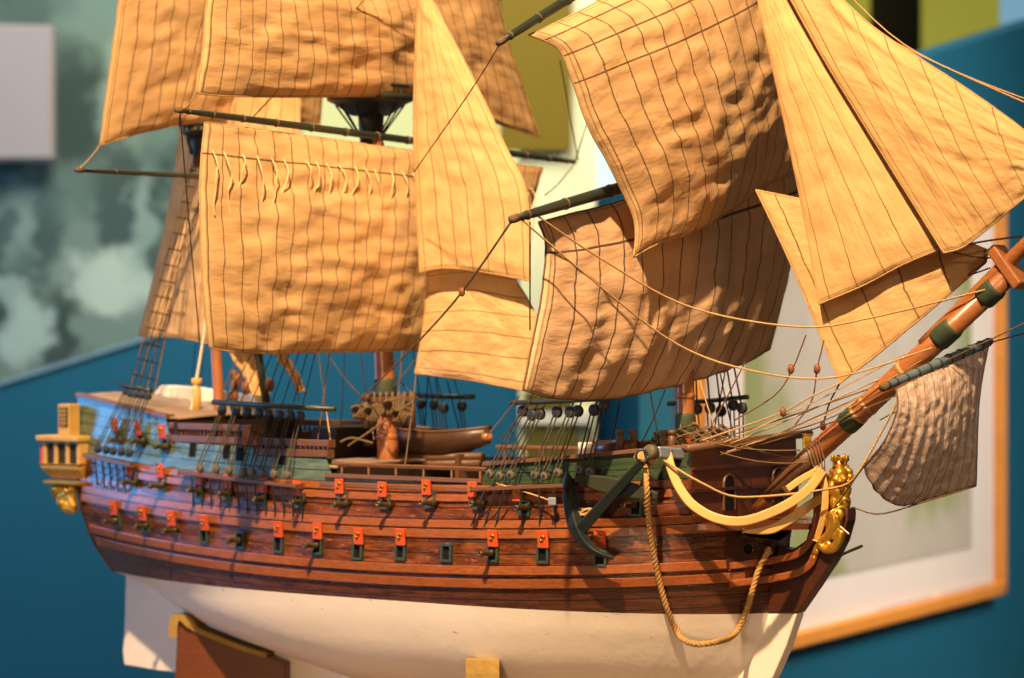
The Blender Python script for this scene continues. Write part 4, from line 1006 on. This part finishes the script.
# ------------------------------------------------------------------ cradle and table
crad = empty('ship_cradle', (-.18, 0, -.475)); tag(crad, 'brown wooden cradle with felt-padded arms under the white hull', 'ship stand')
def under(X, Y):
    lo, hi = -.388, -.27
    for _ in range(30):
        m_ = (lo + hi) / 2
        if bx(X, m_) < abs(Y): lo = m_
        else: hi = m_
    return hi
def support(tip, foot, th, lift):
    """slanting arm: its top edge follows the underside of the hull from the outer tip to the keel"""
    for sg in (1, -1):
        a, b = Vector((tip[0], tip[1] * sg, 0)), Vector((foot[0], foot[1] * sg, 0)); d = (b - a).normalized(); nrm = Vector((d.y, -d.x, 0)); N = 16; topc = []
        for i in range(N + 1):
            p = a.lerp(b, i / N); p.z = max(-.392, under(p.x, max(abs(p.y), .007))) - .009; topc.append(p)
        topc[0].z += lift
        out = [topc[0] - d * .006 + Vector((0, 0, .001)), topc[0] - d * .008 + Vector((0, 0, -.01))]
        poly = [out[0]] + topc + [Vector((b.x, b.y, -.46)), a - d * .016 + Vector((0, 0, -.46)), out[1]]
        mb = MB(); mb.prism(poly, nrm * th); o = mb.build('support', M['cradle'], crad, bevel=.002)
        pts = [out[1] + Vector((0, 0, -.010)), out[1], out[0]] + topc[:14]; rows = []; m_ = len(pts)
        for i, p in enumerate(pts):
            t = (pts[min(i + 1, m_ - 1)] - pts[max(i - 1, 0)]).normalized(); up = nrm.cross(t)
            if i > 2 and up.z < 0: up = -up
            if i <= 2: up = (-d + Vector((0, 0, .3 * i))).normalized()
            w = th * (.72 if i <= 4 else .58); hq = .0085 if i <= 4 else .0034; rows.append([p + up * hq + nrm * w, p + up * hq - nrm * w, p - up * .002 - nrm * w, p - up * .002 + nrm * w])
        mb = MB(); mb.grid(rows, True); mb.f += [[0, 1, 2, 3], [(m_ - 1) * 4 + q for q in (3, 2, 1, 0)]]; mb.build('felt_pad', M['felt'], o)
support((-.428, -.057), (-.315, -.008), .026, .002); support((.050, -.113), (-.03, -.008), .024, 0)
mb = MB(); mb.abox(-.47, .09, -.03, .03, -.475, -.455); mb.build('base_board', M['cradle'], crad, bevel=.003)
tb = empty('display_table', (-.1, 0, -1.40)); tag(tb, 'wooden display table carrying the ship model and its cradle', 'table')
mb = MB(); mb.abox(-.85, .70, -.40, .40, -.515, -.475); mb.build('table_top', M['table'], tb, bevel=.004)
for X in (-.80, .65):
    for Y in (-.35, .35): mb = MB(); mb.abox(X - .03, X + .03, Y - .03, Y + .03, -1.40, -.515); mb.build('leg', M['table'], tb, bevel=.004)

# ------------------------------------------------------------------ room and background
def slab(name, pts, th, mat, origin=None, parent=None):
    n = (pts[1] - pts[0]).cross(pts[2] - pts[0]).normalized(); o = n * th
    if o.dot(F_) < 0: o = -o
    c = sum(pts, Vector()) / len(pts); mb = MB(); mb.prism([p + o * .5 for p in pts], o)
    if parent: return mb.build(name, mat, parent)
    ob = mb.build(name, mat, None, origin=origin or c); return ob
def pd(lst, d): return [at_depth(x, y, d) for x, y in lst]
def zfloor(p): q = p.copy(); q.z = -1.40; return q
M['blue'] = simple('blue_wall_paint', (.007, .105, .180), .6, 0, .3, .06, 8)
M['dkolive'] = simple('dark_olive_panel', (.12, .095, .012), .6, 0, .3, .2, 9); M['olive'] = simple('olive_panel', (.16, .11, .003), .6, 0, .3, .12, 5); M['lime'] = simple('yellow_green_fabric', (.46, .45, .055), .7, 0, .2, .12, 5)
M['dkol'] = simple('dark_brown_wall', (.035, .025, .006), .8, 0, .2, .3, 4); M['palecol'] = simple('pale_pillar', (.82, .80, .46), .6, 0, .3, .08, 4)
M['floor'] = simple('grey_floor', (.20, .18, .16), .6, 0, .3, .1, 4); M['frame'] = wood('orange_picture_frame', (.92, .34, .06), (3, 3, 3), .4, .2, 8, .1)
M['mat'] = simple('grey_white_mount', (.70, .63, .58), .8, 0, .2, .05, 4); M['greyp'] = simple('grey_blue_panel', (.17, .30, .38), .7, 0, .2, .1, 4)
mb = MB(); mb.abox(-6.5, 5, -5, 9, -1.45, -1.40); struct(mb.build('floor', M['floor'], None, origin=(0, 0, -1.40)))
struct(slab('wall_back', pd([(-900, 1100), (2000, 1100), (2000, -700), (-900, -700)], 7.6), .1, M['dkol']))
# blue partition, left: slanting top edge
dL = 5.3
def ltop(px): return 385 - .312 * px
pts = [at_depth(-260, ltop(-260), dL), at_depth(668, ltop(668), dL)]; pts += [zfloor(pts[1]), zfloor(pts[0])]
bl = slab('wall_left', pts, .05, M['blue'], origin=zfloor((pts[0] + pts[1]) / 2)); struct(bl)
mb = MB(); mb.prism([at_depth(-260, ltop(-260) - 3, dL + .025), at_depth(668, ltop(668) - 3, dL + .025), at_depth(668, ltop(668) + 1, dL + .025), at_depth(-260, ltop(-260) + 1, dL + .025)], F_ * .06)
mb.build('edge_strip', M['greyp'], None).parent = bl; bpy.data.objects['edge_strip'].matrix_parent_inverse = Matrix.Translation(-bl.location)
# right blue partition in a receding plane
def inv(px): return .2179 + (790 - px) * .0001828
def onR(px, py, o=0.): return at_depth(px, py, 1 / inv(px) + o)
tl = onR(672, 140); tr_ = onR(1180, 6); pa, pb = onR(930, 55), onR(1024, 25)
lat = lambda p: (p - CAMP).dot(R_)
sl = (pb.z - pa.z) / (lat(pb) - lat(pa)); tl.z = pa.z + sl * (lat(tl) - lat(pa)); tr_.z = pa.z + sl * (lat(tr_) - lat(pa))
wd = (tr_ - tl); wd.z = 0; wd.normalize(); wn = Vector((wd.y, -wd.x, 0))      # towards the viewer
if wn.dot(F_) > 0: wn = -wn
br = slab('wall_right', [tl, tr_, zfloor(tr_), zfloor(tl)], .05, M['blue'], origin=zfloor((tl + tr_) / 2)); struct(br)
# framed picture on it
fr = empty('framed_picture', (onR(850, 590) + wn * .01)); tag(fr, 'large orange-framed picture with a wide grey mount on the blue panel behind the bowsprit', 'picture')
fz0 = (339 - 590) / FPX / inv(1005); fz1 = (339 - 140) / FPX / inv(1005)
A0, A1 = onR(678, 339), onR(991, 339); A0.z = A1.z = 0; LW = (A1 - A0).length
def fp(s, z, o): return Vector((A0.x, A0.y, 0)) + wd * s + wn * o + Vector((0, 0, z))
fw = .030
for s0_, s1_, z0_, z1_ in ((0, LW, fz0, fz0 + fw * .8), (0, LW, fz1 - fw * .8, fz1), (0, fw, fz0, fz1), (LW - fw, LW, fz0, fz1)):
    mb = MB(); mb.box(fp((s0_ + s1_) / 2, (z0_ + z1_) / 2, .016), wd * ((s1_ - s0_) / 2), wn * .016, Vector((0, 0, (z1_ - z0_) / 2))); mb.build('frame_bar', M['frame'], fr, bevel=.004)
mb = MB(); mb.box(fp(LW / 2, (fz0 + fz1) / 2, .008), wd * (LW / 2 - .01), wn * .006, Vector((0, 0, (fz1 - fz0) / 2 - .01))); mb.build('mount', M['mat'], fr)
pz0 = (339 - 545) / FPX / inv(975); ps1 = (onR(963, 339) - A0).length; ps0 = (onR(735, 339) - A0).length; pz1 = fz1 - .12
def rel(px, py):
    p = at_depth(px, py, 1 / inv(px)); return p
k = NT('faded_map_print'); o_ = k.obj(); n1 = k.noise(o_, 7, 4, .6); n2 = k.noise(o_, 2.6, 3, .5)
c_ = k.mix(n1, (.36, .32, .26), (.50, .45, .39)); c_ = k.mix(k.ramp(n2, .50, .66), c_, (.25, .28, .12)); M['map'] = k.bsdf(c_, .8, 0, .2)
mb = MB(); mb.box(fp((ps0 + ps1) / 2, (pz0 + pz1) / 2, .0150), wd * ((ps1 - ps0) / 2), wn * .001, Vector((0, 0, (pz1 - pz0) / 2))); mb.build('print', M['map'], fr)
cpt = simple('pale_caption', (.38, .37, .37), .8)
for x0_, x1_ in ((882, 936), (945, 995)):
    sa, sb = (onR(x0_ - 12, 339) - A0).length, (onR(x1_ - 12, 339) - A0).length; zc = (339 - 596) / FPX / inv(940); mb = MB(); mb.box(fp((sa + sb) / 2, zc, .0146), wd * ((sb - sa) / 2), wn * .0008, Vector((0, 0, .008))); mb.build('caption_strip', cpt, fr)
# mural behind the left panel
dM = 6.2
mo = at_depth(80, 200, dM)
def mxy(px, py): p = at_depth(px, py, dM); return (p - mo).dot(R_), (p - mo).z
bl_ = []
for (px, py, rx, ry, col) in ((30, 60, 60, 90, (.075, .13, .11)), (100, 40, 40, 80, (.16, .25, .20)), (75, 110, 28, 60, (.035, .065, .058)), (140, 110, 40, 50, (.13, .21, .17)), (125, 80, 22, 55, (.24, .34, .28)), (40, 190, 60, 32, (.10, .165, .14)), (25, 235, 45, 40, (.05, .09, .08)), (20, 215, 16, 45, (.17, .26, .22)),
                              (120, 215, 30, 60, (.05, .085, .075)), (140, 230, 12, 60, (.20, .29, .24)), (108, 285, 42, 34, (.42, .52, .42)), (105, 330, 45, 18, (.16, .23, .19)), (28, 325, 28, 42, (.33, .44, .38)), (62, 330, 14, 40, (.035, .06, .05)), (5, 290, 14, 22, (.24, .34, .29)), (85, 235, 20, 24, (.15, .22, .18))):
    x, z = mxy(px, py); bl_.append((x, z, rx * dM / FPX, ry * dM / FPX, col))
k = NT('grey_green_mural_print'); o_ = k.n('ShaderNodeTexCoord').outputs['Object']
rotm = k.n('ShaderNodeVectorRotate', rotation_type='Z_AXIS'); k.t.links.new(o_, rotm.inputs['Vector']); rotm.inputs['Angle'].default_value = -YAW
x, y, z = k.sep(rotm.outputs[0]); dis = k.n('ShaderNodeTexNoise'); dis.inputs['Scale'].default_value = 16; k.t.links.new(o_, dis.inputs['Vector']); dx, dy, dz = k.sep(dis.outputs['Color'])
x = k.math('ADD', x, k.math('MULTIPLY', k.math('SUBTRACT', dx, .5), .13)); z = k.math('ADD', z, k.math('MULTIPLY', k.math('SUBTRACT', dz, .5), .13))
c_ = k.mix(k.ramp(k.noise(o_, 11, 3, .6), .35, .65), (.035, .065, .055), (.17, .25, .20))
for (bx_, bz_, rx, rz, col) in bl_:
    q = k.math('ADD', k.math('POWER', k.math('ABSOLUTE', k.math('DIVIDE', k.math('SUBTRACT', x, bx_), rx)), 2.0), k.math('POWER', k.math('ABSOLUTE', k.math('DIVIDE', k.math('SUBTRACT', z, bz_), rz)), 2.0))
    c_ = k.mix(k.ramp(q, 1.9, .15), c_, col)
M['mural'] = k.bsdf(c_, .7, 0, .3)
mu = slab('mural_panel', pd([(-200, 620), (300, 620), (300, -200), (-200, -200)], dM), .03, M['mural'], origin=mo); tag(mu, 'grey-green photographic mural at the left behind the stern', 'mural')
# white box-edged card at the upper left
cd = empty('information_board', at_depth(10, 160, dM - .10)); tag(cd, 'blank white board standing off the grey-green mural at upper left', 'board')
M['card'] = simple('white_card', (.36, .32, .31), .6, 0, .3, .03, 10)
pts = pd([(-60, 22), (53, 25), (53, 161), (-60, 161)], dM - .10); o = slab('board_face', pts, .055, M['card'], parent=cd); o.modifiers.new('Bevel', 'BEVEL').width = .008
mb = MB(); mb.box(at_depth(-10, 95, dM - .024), R_ * .02, F_ * .023, Vector((0, 0, .02))); mb.build('bracket', M['card'], cd)
# bright window on the back wall, with blind; pillar; banners
def emit(name, col, s):
    k = NT(name); e = k.n('ShaderNodeEmission'); n1 = k.noise(k.obj(), 1.5, 2); k.set(e.inputs[0], k.mix(n1, tuple(v * .9 for v in col), col)); e.inputs[1].default_value = s; k.t.links.new(e.outputs[0], k.out.inputs[0]); return k.m
struct(slab('window_1', pd([(300, 300), (574, 300), (574, 20), (300, 20)], 7.4), .04, emit('yellow_daylight_pane', (.95, .95, .42), 1.0)))
struct(slab('window_3', pd([(578, 300), (660, 300), (660, 20), (578, 20)], 7.4), .04, emit('daylight_pane', (.88, 1.0, .95), 1.05)))
dP = 5.15
pil = empty('square_pillar', zfloor(at_depth(557, 400, dP))); tag(pil, 'pale square pillar with olive panels seen between the main and fore masts', 'pillar')
def pbox(x0, y0, x1, y1, d0, d1, name, mat, parent):
    c0, c1 = at_depth(x0, y0, d0), at_depth(x1, y1, d0); c = (c0 + c1) / 2 + F_ * ((d1 - d0) / 2); mb = MB(); mb.box(c, R_ * (abs(x1 - x0) / 2 / FPX * d0), F_ * ((d1 - d0) / 2), Vector((0, 0, abs(c0.z - c1.z) / 2))); return mb.build(name, mat, parent)
o = pbox(519, -160, 596, 1145, dP, dP + .13, 'pillar_shaft', M['palecol'], pil)
pbox(500, -150, 571, 150, dP - .02, dP, 'olive_panel', M['olive'], pil); pbox(526, 425, 577, 640, dP - .02, dP, 'olive_panel', M['dkolive'], pil); pbox(519, 412, 590, 424, dP - .025, dP, 'white_band', M['cream'], pil); pbox(524, 392, 572, 412, dP - .015, dP, 'olive_panel', M['dkolive'], pil)
bn = slab('hanging_banner', pd([(922, 120), (1000, 120), (1000, -260), (922, -260)], 6.8), .02, M['lime'], origin=at_depth(960, 120, 6.8)); tag(bn, 'wide yellow-green cloth panel above the blue panel at upper right', 'banner')
bn = slab('hanging_banner', pd([(780, 120), (870, 120), (870, -260), (780, -260)], 6.8), .02, M['lime'], origin=at_depth(830, 120, 6.8)); tag(bn, 'yellow cloth panel left of the dark gap, just above the outer jib', 'banner')
struct(slab('window_2', pd([(1002, 120), (1180, 120), (1180, -260), (1002, -260)], 7.4), .04, emit('dim_pane', (.22, .42, .55), .9)))

# ------------------------------------------------------------------ light
def light(name, typ, loc, target, energy, col, **kw):
    l = bpy.data.lights.new(name, typ); l.energy = energy; l.color = col
    for a_, b_ in kw.items(): setattr(l, a_, b_)
    o = bpy.data.objects.new(name, l); COL.objects.link(o); o.location = Vector(loc) + Vector((0, 0, ZO))
    o.rotation_euler = (Vector(target) - Vector(loc)).to_track_quat('-Z', 'Y').to_euler(); return o
light('spot_key', 'SPOT', (.95, -2.0, 2.45), (.03, 0, .05), 1230, (1, .66, .37), spot_size=math.radians(35), spot_blend=1.0, shadow_soft_size=.045)
light('spot_fill', 'SPOT', (-1.3, -2.5, 1.7), (-.46, 0, .22), 100, (1, .62, .30), spot_size=math.radians(17), spot_blend=.8, shadow_soft_size=.08)
light('fill_low', 'SPOT', (.9, -3.0, -.1), (-.08, 0, -.30), 95, (1, .68, .40), spot_size=math.radians(25), spot_blend=1.0, shadow_soft_size=.10)  # added fill from low in front, lifts the white hull and rudder
light('fill_bow', 'SPOT', (2.3, -.9, 1.0), (.52, 0, -.12), 45, (1, .72, .48), spot_size=math.radians(15), spot_blend=.8, shadow_soft_size=.06)  # added fill ahead of the bow to brighten the spritsail
light('window_daylight', 'AREA', (-4.2, -1.45, .60), (-.5, 0, -.12), 85, (.06, .42, 1.0), size=.8, size_y=1.9, shape='RECTANGLE')
light('back_fill_left', 'AREA', at_depth(250, -900, 4.3), at_depth(250, 300, 6), 78, (1, .93, .82), size=1.0)  # added unseen fill that brightens the left wall, mural and pillar
light('back_fill_right', 'AREA', at_depth(1950, -450, 4.0), at_depth(900, 400, 5), 15, (1, .90, .78), size=.9, spread=math.radians(80))  # added unseen fill, narrowed to the right wall and framed picture
w = bpy.data.worlds.new('room_air'); scn.world = w; w.use_nodes = True; bg = w.node_tree.nodes['Background']; bg.inputs[0].default_value = (1.0, .80, .60, 1); bg.inputs[1].default_value = .11

cam = bpy.data.cameras.new('camera'); co = bpy.data.objects.new('camera', cam); COL.objects.link(co); scn.camera = co
co.location = CAMP + Vector((0, 0, ZO)); co.rotation_euler = F_.to_track_quat('-Z', 'Y').to_euler()
cam.sensor_width = 36; cam.lens = FPX / 1024 * 36; cam.clip_start = .05
cam.dof.use_dof = True; cam.dof.focus_distance = 2.93; cam.dof.aperture_fstop = 5.6
scn.view_settings.view_transform = 'Standard'; scn.view_settings.look = 'None'; scn.view_settings.exposure = 0; scn.view_settings.gamma = 1; scn.view_settings.use_curve_mapping = False
